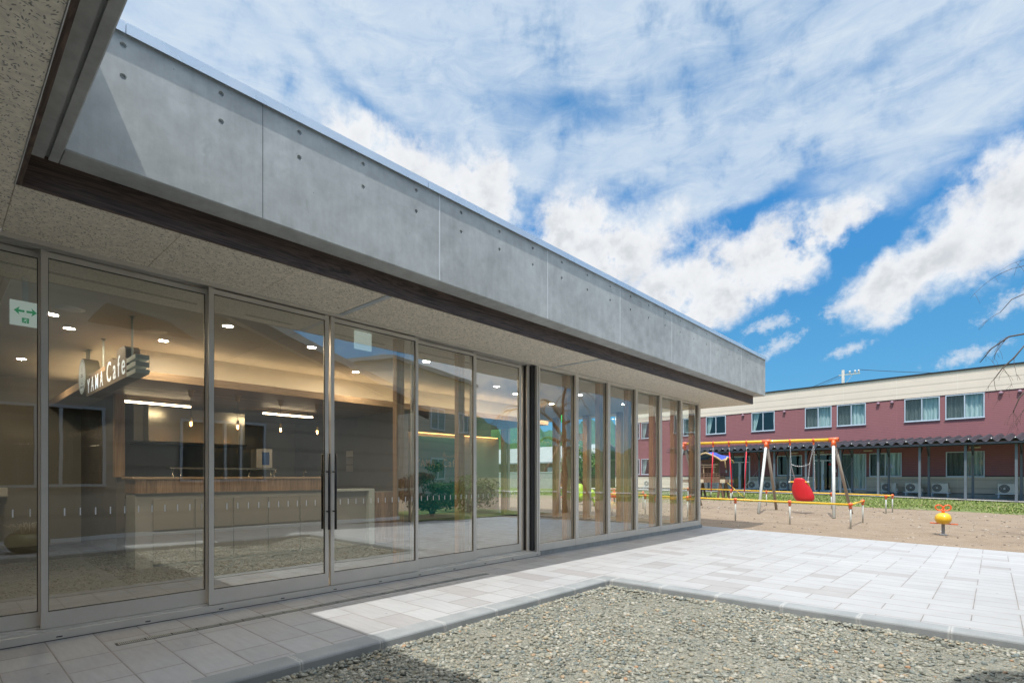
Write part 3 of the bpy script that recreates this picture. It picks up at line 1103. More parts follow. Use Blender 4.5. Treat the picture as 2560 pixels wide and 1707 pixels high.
# jamb pocket between the sliding leaves and the fixed lights
m = MB()
m.box(-0.225, -0.16, 6.02, 6.246, 0.104, 2.86)
m.box(-0.045, 0.0, 6.175, 6.200, 0.062, 2.872)
m.box(-0.105, -0.085, 6.045, 6.21, 0.076, 2.866)
m.box(-0.045, 0.0, 6.212, 6.246, 0.062, 2.872)
part("door_jamb", m, MT['alu'])
m = MB()
m.box(-0.16, -0.105, 6.05, 6.20, 0.09, 2.866)
m.box(-0.085, -0.045, 6.10, 6.21, 0.09, 2.866)
m.box(-0.085, -0.010, 6.2005, 6.2115, 0.09, 2.866)
part("jamb_channel", m, MT['alu_dark'])


# ---- sliding leaves (thing > leaf > pane / handle)
def leaf(y0, y1, x1, tag_, handle=None, wl=0.040, wr=0.040):
    x0 = x1 - 0.036
    zb, zt = 0.0665 - (x1 / 0.06) * 0.013, 2.868
    m = MB()
    m.box(x0, x1, y0, y0 + wl, zb, zt)
    m.box(x0, x1, y1 - wr, y1, zb, zt)
    m.box(x0 + 0.001, x1 - 0.001, y0 + wl, y1 - wr, zb, 0.200)
    m.box(x0 + 0.001, x1 - 0.001, y0 + wl, y1 - wr, 2.815, zt - 0.012)
    m.box(x1 - 0.001, x1 + 0.0004, y0 + wl, y1 - wr, 0.0785, 0.0805)
    for yy in (y0 + 0.013, y1 - 0.013):
        m.box(x1, x1 + 0.0006, yy - 0.0012, yy + 0.0012, 0.085, 0.172)
    lf = part("sliding_door", m, MT['alu'], bevel=0.0018)
    lf['label'] = tag_
    g = MB()
    xg = (x0 + x1) / 2
    g.quad((xg, y0 + wl - 0.004, 0.196), (xg, y1 - wr + 0.004, 0.196), (xg, y1 - wr + 0.004, 2.819), (xg, y0 + wl - 0.004, 2.819))
    part("pane", g, MT['glass'], lf)
    k = MB()
    k.box(xg + 0.004, xg + 0.010, y0 + wl, y1 - wr, 0.200, 0.2055)
    k.box(xg + 0.004, xg + 0.010, y0 + wl, y1 - wr, 2.8095, 2.815)
    k.box(xg + 0.004, xg + 0.010, y0 + wl, y0 + wl + 0.004, 0.2056, 2.8094)
    k.box(xg + 0.004, xg + 0.010, y1 - wr - 0.004, y1 - wr, 0.2056, 2.8094)
    part("gasket", k, MT['alu_dark'], lf)
    if handle is not None:
        for sgn in (1, -1):
            h = MB()
            xo = x1 + 0.052 if sgn > 0 else x0 - 0.052
            h.tube([(xo, handle, 0.655), (xo, handle, 1.435)], 0.0125, 12)
            for zz in (0.84, 1.25):
                yb_ = handle + (0.016 if handle > (y0 + y1) / 2 else -0.016)
                h.tube([(xo, handle, zz), ((x1 if sgn > 0 else x0), handle, zz)], 0.008, 10)
            part("handle", h, MT['black'], lf)
    # small vertical collision marks on the glass
    ph = 0.0935
    k0 = math.ceil((y0 + wl + 0.02 - 0.597) / ph)
    yy = 0.597 + k0 * ph
    while yy < y1 - wr - 0.02:
        c = MB()
        c.box(xg - 0.0008, xg + 0.0012, yy - 0.0042, yy + 0.0042, 0.905, 0.962)
        part("collision_mark", c, MT['white_caulk'], lf)
        yy += ph
    return lf


leaf(-1.70, -0.545, -0.066, "second sliding glass leaf left of the frame edge")
leaf(-0.62, 0.585, -0.126, "rear track glass leaf at the left edge")
leaf(0.555, 1.690, -0.066, "wide middle track glass leaf left of the handled doors")
leaf(1.660, 2.793, -0.006, "left handled glass leaf of the entrance", handle=2.770)
leaf(2.817, 3.951, -0.006, "right handled glass leaf of the entrance", handle=2.842)
leaf(3.905, 4.975, -0.066, "middle track glass leaf right of the entrance", wr=0.055)
leaf(4.935, 5.965, -0.126, "rear track glass leaf beside the jamb pocket", wr=0.055)

# ---- fixed lights
FW = [6.246, 7.220, 8.205, 9.205, 10.210, 11.190, 12.205]
for i, (a, b) in enumerate(zip(FW, FW[1:])):
    m = MB()
    lo = 0.0 if i == 0 else 0.042
    hi = 0.042 if i < 5 else 0.095
    m.box(-0.100, -0.001, b - hi, b + (0.044 if i < 5 else 0.0), 0.070, 2.904)
    if i == 0:
        pass
    ya, yb = (a if i == 0 else a + 0.044), b - hi
    m.box(-0.098, -0.004, ya, yb, 0.070, 0.175)
    m.box(-0.098, -0.004, ya, yb, 2.870, 2.904)
    m.box(-0.006, -0.002, ya, yb, 0.118, 0.121)
    fr = part("fixed_window", m, MT['alu'], bevel=0.0015)
    g = MB()
    g.quad((-0.052, ya - 0.004, 0.171), (-0.052, yb + 0.004, 0.171), (-0.052, yb + 0.004, 2.874), (-0.052, ya - 0.004, 2.874))
    part("pane", g, MT['glass_fixed'], fr)
    k = MB()
    k.box(-0.048, -0.040, yb - 0.010, yb, 0.175, 2.870)
    k.box(-0.048, -0.040, ya, yb - 0.0101, 0.175, 0.181)
    part("gasket", k, MT['alu_dark'], fr)
# ---- glazed end wall and its frames
xe = [-0.10, -1.11, -2.12, -3.16, -4.22, -5.22, -6.20]
for a, b in zip(xe, xe[1:]):
    m = MB()
    m.box(b, b + 0.05, 12.205, 12.290, 0.070, 2.904)
    m.box(b + 0.05, a, 12.207, 12.288, 0.070, 0.150)
    m.box(b + 0.05, a, 12.207, 12.288, 2.860, 2.904)
    if a == -3.16:
        m.box(b + 0.05, a, 12.180, 12.300, 2.200, 2.390)
    fr = part("end_window", m, MT['alu'])
    g = MB()
    g.quad((b + 0.05, 12.25, 0.150), (a, 12.25, 0.150), (a, 12.25, 2.860), (b + 0.05, 12.25, 2.860))
    part("pane", g, MT['glass_end'], fr)
# ---- timber posts behind the glass and along the end wall
for yy in (3.86, 4.86, 7.14, 8.13, 9.13, 10.135, 11.115, 12.08):
    m = MB()
    m.box(-0.32 if yy < 6 else -0.215, -0.235 if yy < 6 else -0.115, yy - 0.055, yy + 0.055, 0.02, 2.868)
    part("timber_post", m, MT['post_wood'], bevel=0.004)
for xx in (-2.12, -3.17, -4.22, -6.26):
    m = MB()
    m.box(xx - 0.07, xx + 0.07, 12.06, 12.19, 0.02, 2.868)
    part("timber_post", m, MT['post_wood'], bevel=0.004)
m = MB()
m.box(-4.36, -4.24, 1.80, 1.92, 1.19, 2.40)
part("timber_post", m, MT['post_wood'], bevel=0.004)

# ---- unseen wing facade, added in white to bounce light onto the paving
m = MB()
m.box(-0.23, 8.8, -0.80, -0.66, -0.05, 2.905)
part("wing_bounce_wall", m, MT['wing_bounce_wall'])

# ---- interior shell
m = MB()
m.box(-7.0, -0.226, -4.0, 12.18, -0.05, 0.02)
part("floor", m, MT['floor_in'])
m = MB()
m.box(-7.0, -0.226, -4.0, 2.82, 2.87, 2.892)
m.box(-7.0, -0.226, 2.88, 12.2, 2.87, 2.892)
m.box(-7.0, -0.226, 2.8201, 2.8799, 2.874, 2.892)
part("ceiling", m, MT['ceiling'])
m = MB()
m.box(-0.64, -0.628, 0.0, 1.75, 2.868, 2.8695)
m.box(-0.61, -0.598, 0.0, 1.75, 2.868, 2.8695)
for a, b in ((2.2, 2.7), (3.2, 3.9), (4.4, 5.4)):
    m.box(-0.64, -0.628, a, b, 2.868, 2.8695)
    m.box(-0.61, -0.598, a, b, 2.868, 2.8695)
part("ceiling_slot", m, MT['alu_dark'])
m = MB()
m.box(-7.15, -7.0, -4.0, 12.3, 0, 2.93)
part("back_wall", m, MT['wall_grey'])
m = MB()
m.box(-7.0, -0.23, -4.15, -4.0, 0, 2.93)
part("side_wall", m, MT['wall_grey'])
m = MB()
m.box(-7.0, -4.34, 1.84, 1.94, 0.02, 2.40)
part("kitchen_wall", m, MT['wall_dark'])
m = MB()
m.box(-7.0, -2.86, 5.77, 5.93, 0.02, 2.40)
part("partition_wall", m, MT['wall_dark'], label="long charcoal partition wall beside the kitchen")
m = MB()
m.box(-6.80, -6.52, 6.4, 12.17, 0.02, 2.42)
part("feature_wall", m, MT['wall_white'])
# dropped timber ceiling with a glowing cove above its edge
m = MB()
m.box(-6.99, -2.66, 1.42, 9.78, 2.402, 2.44)
part("timber_ceiling", m, MT['tray_wood'])
m = MB()
m.box(-2.66, -2.635, 1.395, 9.78, 2.40, 2.50)
m.box(-6.99, -2.6601, 1.395, 1.42, 2.40, 2.50)
part("timber_ceiling_edge", m, MT['tray_edge'])
m = MB()
m.box(-3.32, -3.20, 1.84, 9.78, 2.4405, 2.8695)
m.box(-6.99, -3.3201, 1.84, 1.96, 2.4405, 2.8695)
part("cove_bulkhead", m, MT['wall_white'])
MT['cove'] = mat_emit("warm_cove_strip", (1.0, 0.70, 0.38), 10.0)
MT['washer'] = mat_emit("orange_wall_washer", (1.0, 0.48, 0.14), 5.0)
m = MB()
m.box(-2.98, -2.93, 1.95, 9.6, 2.4405, 2.452)
m.box(-6.5, -3.4, 1.60, 1.65, 2.4405, 2.452)
part("cove_light", m, MT['cove'])
m = MB()
m.box(-6.44, -6.41, 8.7, 12.0, 2.385, 2.40)
part("wall_washer_light", m, MT['washer'])

#=====P3=====

# ================================================================== THINGS INSIDE THE CAFE
MT['lamp'] = mat_emit("downlight_glow", (1.0, 0.80, 0.56), 430.0)
MT['tube'] = mat_emit("tube_glow", (1.0, 0.76, 0.48), 18.0)
MT['bulb'] = mat_emit("filament_glow", (1.0, 0.50, 0.18), 30.0)
MT['bulb_glass'] = mat_glass("bulb_glass", 1.3, (0.98, 0.93, 0.86), 0.0)
MT['brass'] = M("aged_brass", (0.42, 0.29, 0.11), 0.35, 0.9)
MT['cord'] = M("dark_cord", (0.03, 0.025, 0.02), 0.7)
MT['steel'] = M("brushed_steel", (0.55, 0.52, 0.44), 0.22, 1.0)
MT['panel_grey'] = M("grey_counter_panel", (0.42, 0.42, 0.40), 0.6, 0, 0.05, 2.0)
MT['sign_olive'] = M("sign_side_return", (0.30, 0.28, 0.20), 0.6)
MT['sign_face'] = M("sign_face_board", (0.155, 0.115, 0.07), 0.6, 0, 0.1, 5.0)
MT['sign_pale'] = M("pale_sign_paint", (0.56, 0.63, 0.61), 0.5)
MT['emblem_face'] = M("emblem_face_panel", (0.60, 0.66, 0.63), 0.5, emit=(0.8, 0.9, 0.85), estr=0.16)  # weak glow added to lift the face, which catches little light
MT['letter'] = M("white_sign_letter", (0.80, 0.86, 0.90), 0.5, emit=(0.85, 0.93, 1.0), estr=0.36)  # glow added so the lettering reads white
MT['green'] = M("exit_sign_green", (0.0, 0.22, 0.075), 0.5, emit=(0.0, 0.30, 0.10), estr=0.35)
MT['exit_white'] = M("exit_sign_white", (0.80, 0.86, 0.82), 0.5, emit=(0.85, 1.0, 0.92), estr=0.22)
MT['teal'] = M("teal_banner_cloth", (0.010, 0.30, 0.33), 0.8, 0, 0.1, 2.5)
MT['banner_text'] = M("cream_banner_print", (0.60, 0.60, 0.46), 0.8)

# ---- downlights
dl = [(-2.10, 0.86), (-2.63, 1.07), (-2.48, 1.95), (-1.20, 2.24), (-1.44, 3.34), (-2.48, 4.61), (-1.01, 4.87),
      (-1.74, 7.10), (-2.06, 8.00), (-2.45, 9.66), (-1.23, 10.83), (-3.08, 11.11), (-1.2, 9.0)]
d0 = empty("downlight", "small round lit downlight recessed in the pale cafe ceiling", "light", group="downlights in the cafe ceiling")
m = MB()
m.lathe([(0.050, 0.0), (0.064, -0.004), (0.068, 0.001)], n=24)
m.build("trim_ring", MT['white_paint'], d0)
m = MB()
m.disc((0, 0, -0.0005), 0.050, 24, (0, 0, -1))
m.build("lens", MT['lamp'], d0)
for i, (x, y) in enumerate(dl):
    o = d0 if i == 0 else copy_tree(d0)
    o.location = (x, y, 2.8695)
for (x, y) in ((-5.15, 0.89),):
    o = copy_tree(d0)
    o.location = (x, y, 2.8695)
# round ceiling speakers
s0 = empty("ceiling_speaker", "large pale round speaker grille left of the hanging sign rods", "speaker", (-1.71, 0.95, 2.8695), group="round ceiling speakers")
m = MB()
m.lathe([(0.0, -0.012), (0.085, -0.012), (0.098, -0.008), (0.102, 0.0)], n=28)
m.build("grille", MT['white_paint'], s0)
m = MB()
m.lathe([(0.103, -0.004), (0.118, -0.003), (0.120, 0.0)], n=28)
m.build("trim_ring", MT['white_paint'], s0)
o = copy_tree(s0)
o.location = (-2.03, 1.75, 2.8695)
o['label'] = "pale round speaker grille in the ceiling right of the hanging sign rods"

# ---- hanging cafe sign
sg = empty("hanging_sign", "long hanging cafe sign with white letters and round cup emblem", "sign", (0, 0, 0))
m = MB()
m.box(-3.56, -1.50, 1.372, 1.500, 2.226, 2.425)
m.prism([(-2.46, 2.425), (-2.46, 2.50), (-2.42, 2.515), (-2.13, 2.515), (-2.08, 2.48), (-1.93, 2.48), (-1.93, 2.545), (-1.89, 2.562), (-1.62, 2.562), (-1.56, 2.53), (-1.56, 2.425)], 1.3722, 1.4998, 1)
m.build("sign_board", MT['sign_face'], sg)
for zz in (2.222, 2.293, 2.364):
    m = MB()
    m.box(-1.4995, -1.150, 1.370, 1.490, zz, zz + 0.044)
    m.build("louver_bar", MT['sign_pale'], sg, bevel=0.002)
m = MB()
m.lathe([(0.0, 1.362), (0.232, 1.362), (0.236, 1.366), (0.236, 1.515), (0.0, 1.515)], c=(-3.79, 0, 2.515), n=36, axis='y', smooth=False)
em = m.build("emblem", MT['sign_olive'], sg)
m = MB()
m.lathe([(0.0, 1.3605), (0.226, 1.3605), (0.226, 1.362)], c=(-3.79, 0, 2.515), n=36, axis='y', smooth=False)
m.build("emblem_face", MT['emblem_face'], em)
m = MB()
Y0 = 1.3595
ex, ez = -3.79, 2.515


def stroke(mb, pts, w, y, closed=False):
    """flat printed line in a plane of constant y: pts are (x, z)"""
    n = len(pts)
    for i in range(n if closed else n - 1):
        a, b = Vector(pts[i]), Vector(pts[(i + 1) % n])
        d = (b - a)
        if d.length < 1e-6:
            continue
        d.normalize()
        p = Vector((-d.y, d.x)) * w / 2
        a2, b2 = a - d * w * 0.3, b + d * w * 0.3
        mb.quad((a2.x + p.x, y, a2.y + p.y), (b2.x + p.x, y, b2.y + p.y), (b2.x - p.x, y, b2.y - p.y), (a2.x - p.x, y, a2.y - p.y))


ring = [(ex + 0.205 * math.cos(2 * PI * k / 40), ez + 0.205 * math.sin(2 * PI * k / 40)) for k in range(40)]
stroke(m, ring, 0.007, Y0, True)
# cup with lid and two peaks of steam
stroke(m, [(ex - 0.055, ez - 0.005), (ex - 0.042, ez - 0.095), (ex + 0.042, ez - 0.095), (ex + 0.055, ez - 0.005)], 0.009, Y0)
stroke(m, [(ex - 0.068, ez + 0.000), (ex + 0.068, ez + 0.000)], 0.013, Y0)
stroke(m, [(ex - 0.058, ez + 0.024), (ex + 0.058, ez + 0.024)], 0.013, Y0)
stroke(m, [(ex - 0.040, ez + 0.05), (ex - 0.018, ez + 0.125), (ex, ez + 0.06), (ex + 0.018, ez + 0.135), (ex + 0.040, ez + 0.05)], 0.005, Y0)
m.build("cup_print", MT['black'], em)


def on_y(x, y, z):      # lettering frame: text runs along +x, faces -y
    return Matrix(((1, 0, 0, x), (0, 0, -1, y), (0, 1, 0, z), (0, 0, 0, 1)))


text_obj("emblem_lettering", "YAMA Cafe", MT['black'], em, 0.24, 0.032, on_y(ex - 0.12, Y0, ez - 0.155), 0.0006, 1.0)
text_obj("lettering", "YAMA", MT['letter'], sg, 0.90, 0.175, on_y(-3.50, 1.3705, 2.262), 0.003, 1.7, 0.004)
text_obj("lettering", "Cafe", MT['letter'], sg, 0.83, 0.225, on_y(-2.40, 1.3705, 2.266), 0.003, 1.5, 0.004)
for xr in (-3.89, -3.74, -2.90, -1.55):
    m = MB()
    m.tube([(xr, 1.43, 2.40), (xr, 1.43, 2.869)], 0.010, 8)
    m.lathe([(0.028, 2.862), (0.028, 2.8695)], c=(xr, 1.43, 0), n=12)
    m.build("hanger_rod", MT['sign_pale'], sg)

# ---- exit signs
es = empty("exit_sign", "white exit sign with two green arrows hanging at the left edge", "sign", (-0.90, 0.547, 2.56))
m = MB()
m.box(-0.02, 0.0, -0.096, 0.096, -0.103, 0.103)
m.build("sign_panel", MT['exit_white'], es, bevel=0.003)
m = MB()
for sgn in (-1, 1):
    yo = sgn
    m.add([(0.0012, yo * 0.006, 0.028), (0.0012, yo * 0.050, 0.028), (0.0012, yo * 0.050, 0.010), (0.0012, yo * 0.006, 0.010)], [(0, 1, 2, 3)])
    m.add([(0.0012, yo * 0.072, 0.019), (0.0012, yo * 0.036, 0.054), (0.0012, yo * 0.046, 0.019), (0.0012, yo * 0.036, -0.016)], [(0, 1, 2, 3)])
m.build("green_arrow", MT['green'], es)
m = MB()
m.box(0.0, 0.0012, -0.022, 0.022, -0.078, -0.036)
pg = m.build("pictogram", MT['green'], es)
m = MB()
for pts in ([(0.004, -0.044), (-0.002, -0.058)], [(-0.002, -0.058), (0.008, -0.064), (0.006, -0.075)], [(-0.002, -0.058), (-0.010, -0.066), (-0.016, -0.066)], [(0.003, -0.047), (0.013, -0.052)], [(0.003, -0.047), (-0.010, -0.050)]):
    for a, b in zip(pts, pts[1:]):
        m.bar((0.0016, a[0], a[1]), (0.0016, b[0], b[1]), 0.0035, 0.0006, (1, 0, 0))
m.build("running_figure", MT['exit_white'], pg)
m = MB()
m.box(-0.015, -0.005, -0.02, 0.02, 0.104, 0.305)
m.build("bracket", MT['white_paint'], es)
es2 = empty("exit_sign", "small green exit sign with white running figure among timber posts", "sign", (-2.34, 10.0, 2.555))
m = MB()
m.box(-0.085, 0.085, 0, 0.025, -0.095, 0.095)
m.build("sign_panel", MT['green'], es2)
m = MB()
for a, b in (((0.01, 0.045), (-0.01, 0.0)), ((-0.01, 0.0), (0.03, -0.02)), ((0.03, -0.02), (0.02, -0.06)), ((-0.01, 0.0), (-0.03, -0.035)), ((-0.03, -0.035), (-0.055, -0.04)), ((0.005, 0.03), (0.045, 0.01)), ((0.005, 0.03), (-0.04, 0.03))):
    m.bar((a[0], -0.001, a[1]), (b[0], -0.001, b[1]), 0.013, 0.001, (0, 1, 0))
m.ball((0.02, -0.001, 0.062), 0.014, 8, 6, (1, 0.1, 1))
m.build("running_figure", MT['exit_white'], es2)
m = MB()
m.box(-0.02, 0.02, 0.008, 0.018, 0.0951, 0.315)
m.build("bracket", MT['white_paint'], es2)
wp = empty("ceiling_panel", "blank white panel hung just inside above the right door", "panel", (-0.30, 3.385, 2.78))
m = MB()
m.box(-0.02, 0.0, -0.112, 0.112, -0.118, 0.089)
m.build("board", MT['exit_white'], wp, bevel=0.004)

# ---- bar counter
ct = empty("bar_counter", "long bar counter with oak upper band and grey lower panels", "counter", (0, 0, 0))
m = MB()
m.box(-3.45, -2.88, 1.72, 4.40, 1.165, 1.195)
m.build("counter_top", MT['tray_edge'], ct, bevel=0.003)
m = MB()
m.box(-2.93, -2.90, 1.75, 4.37, 0.985, 1.164)
m.box(-3.42, -2.9301, 1.75, 1.78, 0.985, 1.164)
m.build("oak_band", MT['counter_wood'], ct)
m = MB()
m.box(-3.42, -2.94, 1.76, 4.37, 0.02, 0.984)
m.build("body", MT['panel_grey'], ct)
m = MB()
for z0, z1 in ((0.50, 0.90), (0.06, 0.47)):
    for k in range(5):
        y0 = 1.95 + k * 0.49
        m.box(-2.94, -2.925, y0, y0 + 0.475, z0, z1)
m.build("lower_panel", MT['wall_grey'], ct, bevel=0.004)
lc = empty("low_counter", "lower grey framed counter right of the oak bar", "counter", (0, 0, 0))
m = MB()
m.box(-3.40, -2.95, 4.42, 5.27, 0.955, 0.99)
m.build("counter_top", MT['sign_pale'], lc)
for ya, yb_ in ((4.42, 4.47), (5.16, 5.27)):
    m = MB()
    m.box(-3.40, -2.95, ya, yb_, 0.02, 0.954)
    m.build("side_panel", MT['sign_pale'], lc)
m = MB()
m.box(-3.38, -3.05, 4.471, 5.159, 0.02, 0.954)
m.build("back_panel", MT['panel_grey'], lc)
cb = empty("oak_cabinet", "low oak fronted cabinet against the charcoal wall", "cabinet", (0, 0, 0))
m = MB()
m.box(-3.40, -2.97, 5.28, 5.76, 0.02, 0.93)
m.build("carcass", MT['panel_grey'], cb)
m = MB()
m.box(-2.969, -2.95, 5.285, 5.76, 0.03, 0.925)
m.build("oak_front", MT['counter_wood'], cb)
# small things along the bar
for i, (yy, xx, hh) in enumerate(((3.62, -3.2, 0.07), (4.10, -3.2, 0.08))):
    t = empty("tap", ["small chrome tap left of the other on the bar", "small chrome tap at the right end of the bar"][i], "tap", (xx, yy, 1.195))
    m = MB()
    m.tube([(0, 0, 0), (0, 0, hh), (0.05, 0, hh + 0.02), (0.08, 0, hh - 0.005)], 0.009, 8)
    m.build("spout", MT['steel'], t)
    m = MB()
    m.lathe([(0.02, 0), (0.018, 0.02), (0.0, 0.02)], n=12)
    m.build("base", MT['steel'], t)
# kitchen behind
hd = empty("range_hood", "wide steel range hood hanging over the cafe kitchen", "range hood", (0, 0, 0))
m = MB()
m.box(-6.2, -5.2, 2.44, 3.95, 1.79, 2.36)
h1 = m.build("canopy", MT['steel'], hd)
m = MB()
m.box(-6.2, -5.19, 2.40, 3.99, 1.765, 1.789)
m.build("rim", MT['black'], hd)
m = MB()
m.box(-6.2, -5.5, 2.30, 2.438, 1.80, 2.401)
m.build("duct_cover", MT['wall_grey'], hd)
sh = empty("kitchen_shelf", "steel shelf on posts standing along the back kitchen bench", "shelf", (0, 0, 0))
m = MB()
m.box(-5.5, -5.2, 2.75, 4.55, 1.33, 1.355)
m.build("shelf_board", MT['steel'], sh)
for yy in (2.80, 2.92, 4.05, 4.45):
    m = MB()
    m.tube([(-5.25, yy, 0.9), (-5.25, yy, 1.33)], 0.016, 8)
    m.build("post", MT['steel'], sh)
bn = empty("kitchen_bench", "long steel kitchen bench below the range hood", "bench", (0, 0, 0))
m = MB()
m.box(-6.4, -5.0, 2.1, 5.5, 0.86, 0.90)
m.build("bench_top", MT['steel'], bn)
m = MB()
m.box(-6.4, -5.05, 2.15, 5.45, 0.02, 0.859)
m.build("body", MT['panel_grey'], bn)
for i, (ya, yb_, lab) in enumerate(((2.32, 2.62, "small dark microwave on the kitchen bench under the shelf end"), (2.98, 3.36, "wider dark toaster oven under the steel shelf"))):
    mw = empty("microwave" if i == 0 else "toaster_oven", lab, "oven", (0, 0, 0))
    m = MB()
    m.box(-5.5, -5.2, ya, yb_, 0.905, 1.19)
    m.build("body", MT['steel'], mw, bevel=0.006)
    m = MB()
    m.box(-5.2, -5.195, ya + 0.02, yb_ - 0.08, 0.94, 1.16)
    m.build("door", MT['black'], mw)
wd = empty("water_server", "white water dispenser with blue front panel in the kitchen", "dispenser", (-5.1, 4.12, 0))
m = MB()
m.box(-0.25, 0, 0.0, 0.30, 1.357, 1.72)
m.build("body", MT['white_paint'], wd, bevel=0.01)
m = MB()
m.box(0.0, 0.006, 0.11, 0.24, 1.42, 1.66)
m.build("front_panel", M("blue_dispenser_panel", (0.02, 0.10, 0.35), 0.4), wd)
for i, (ya, lab) in enumerate(((1.91, "left warm linear light under the timber ceiling"), (3.96, "right warm linear light under the timber ceiling"))):
    ll = empty("linear_light", lab, "light", (-4.42, ya, 2.33), group="linear lights under the timber ceiling")
    m = MB()
    m.box(-0.03, 0.03, 0, 0.92, -0.005, 0.03)
    m.build("housing", MT['white_paint'], ll)
    m = MB()
    m.box(-0.022, 0.022, 0.005, 0.915, -0.03, -0.0055)
    m.build("tube", MT['tube'], ll, bevel=0.006)
    for yy in (0.1, 0.82):
        m = MB()
        m.tube([(0, yy, 0.03), (0, yy, 0.071)], 0.004, 6)
        m.build("hanger", MT['cord'], ll)
pn = empty("pendant_lamp", "", "light", group="filament pendants over the bar")
m = MB()
m.lathe([(0.0, 0.0), (0.055, 0.0), (0.055, -0.006), (0.035, -0.012), (0.028, -0.085), (0.006, -0.095)], n=18)
m.build("ceiling_rose", MT['brass'], pn)
m = MB()
lp = [(0, 0, -0.09), (0, 0, -0.20)] + [(0.0, -0.022 + 0.03 * math.sin(a) * -1 + 0.0, -0.235 - 0.035 * math.cos(a) + 0.0) for a in np.linspace(0.2, 6.0, 14)] + [(0, 0, -0.28), (0, 0, -0.375)]
m.tube(lp, 0.0035, 6)
m.build("cord", MT['cord'], pn)
m = MB()
m.lathe([(0.008, -0.368), (0.019, -0.375), (0.019, -0.42), (0.015, -0.43)], n=14)
m.build("socket", MT['brass'], pn)
m = MB()
m.lathe([(0.014, -0.43), (0.030, -0.465), (0.034, -0.49), (0.024, -0.515), (0.0, -0.524)], n=16)
bu = m.build("bulb", MT['bulb_glass'], pn)
m = MB()
m.tube([(0.0, -0.008, -0.44), (0.006, -0.010, -0.49), (0, 0, -0.495), (-0.006, 0.010, -0.49), (0, 0.008, -0.44)], 0.0045, 6)
m.build("filament", MT['bulb'], bu)
for i, yy in enumerate((2.47, 3.09, 3.73, 4.34)):
    o = pn if i == 0 else copy_tree(pn)
    o.location = (-3.21, yy, 2.402)
    o['label'] = ["filament pendant over the bar nearest the kitchen post", "second filament pendant counted from the kitchen post", "third filament pendant counted from the kitchen post",
                  "filament pendant over the bar beside the door handles"][i]
# teal banner on the far wall
bnr = empty("wall_banner", "tall teal cafe banner on the far inside wall", "banner", (-6.50, 8.99, 0))
m = MB()
m.box(-0.012, 0.0, 0, 1.66, 0.16, 2.31)
cl = m.build("cloth", MT['teal'], bnr)
fr_ = Matrix(((0, 0, 1, 0.004), (1, 0, 0, 0.06), (0, 1, 0, 1.475), (0, 0, 0, 1)))
text_obj("lettering", "YAMA", MT['banner_text'], cl, 0.66, 0.20, Matrix(((0, 0, 1, 0.004), (1, 0, 0, -0.115 + 0.02), (0, 1, 0, 1.475), (0, 0, 0, 1))), 0.002, 1.25, 0.004)
text_obj("lettering", "Cafe", MT['banner_text'], cl, 0.60, 0.225, Matrix(((0, 0, 1, 0.004), (1, 0, 0, 0.84), (0, 1, 0, 1.470), (0, 0, 0, 1))), 0.002, 1.2, 0.004)
m = MB()


def zig(pts, w):
    for a, b in zip(pts, pts[1:]):
        m.bar((0.004, a[0], a[1]), (0.004, b[0], b[1]), w, 0.001, (1, 0, 0))


for yc, hh in ((0.90, 0.16), (1.37, 0.155)):
    for dz in (0.0, -0.045, -0.085):
        zig([(yc - 0.075, 1.86 + dz - 0.05), (yc, 1.86 + dz + 0.04), (yc + 0.075, 1.86 + dz - 0.05)], 0.010)
    zig([(yc, 1.86), (yc, 1.70)], 0.010)
zig([(0.97, 1.74), (1.03, 1.80), (1.08, 1.74), (1.13, 1.81), (1.18, 1.75), (1.24, 1.82), (1.30, 1.74)], 0.010)
m.build("mountain_print", MT['banner_text'], cl)
nt = empty("wall_notice", "pale notice sheets fixed to the charcoal wall", "notice", (-4.6, 5.765, 1.5))
for zz, hh in ((0.10, 0.12), (-0.05, 0.13), (-0.20, 0.13)):
    m = MB()
    m.box(-0.13, 0.13, -0.004, 0.0, zz, zz + hh)
    m.build("sheet", MT['wall_grey'] if zz < 0 else MT['wall_white'], nt)
sk = empty("wall_basin", "pale wash basin on the back wall left of the kitchen", "basin", (-6.9, 0.55, 0.86))
m = MB()
m.prism([(-0.05, 0.16), (0.45, 0.16), (0.45, 0.02), (0.10, -0.12), (-0.05, -0.12)], -0.3, 0.3, 1)
m.build("bowl", MT['white_paint'], sk, bevel=0.02)
m = MB()
m.tube([(0.05, 0, 0.16), (0.05, 0, 0.30), (0.20, 0, 0.33), (0.22, 0, 0.27)], 0.014, 8)
m.build("tap", MT['steel'], sk)
m = MB()
m.tube([(0.15, 0, -0.1), (0.15, 0, -0.28), (0.05, 0, -0.33), (-0.08, 0, -0.33)], 0.018, 8)
m.build("waste_pipe", MT['steel'], sk)
vt = empty("drain_grate", "slim steel slot drain let into the paving before the doors", "drain", (0, 0, 0))
m = MB()
m.box(0.425, 0.495, 0.90, 4.65, -0.01, 0.0022)
m.build("channel", MT['alu_dark'], vt)
m = MB()
y = 0.915
k = 0
while y < 4.63:
    m.box(0.430, 0.490, y, y + 0.0065, 0.002, 0.0042)
    k += 1
    y += 0.0115 if k % 14 else 0.022
for x in (0.4265, 0.4915):
    m.box(x, x + 0.003, 0.90, 4.65, 0.0022, 0.0044)
m.build("grille", M("drain_steel", (0.33, 0.36, 0.36), 0.4, 0.6), vt)

# ================================================================== LOOSE STONES, GRASS
ICO_V = None


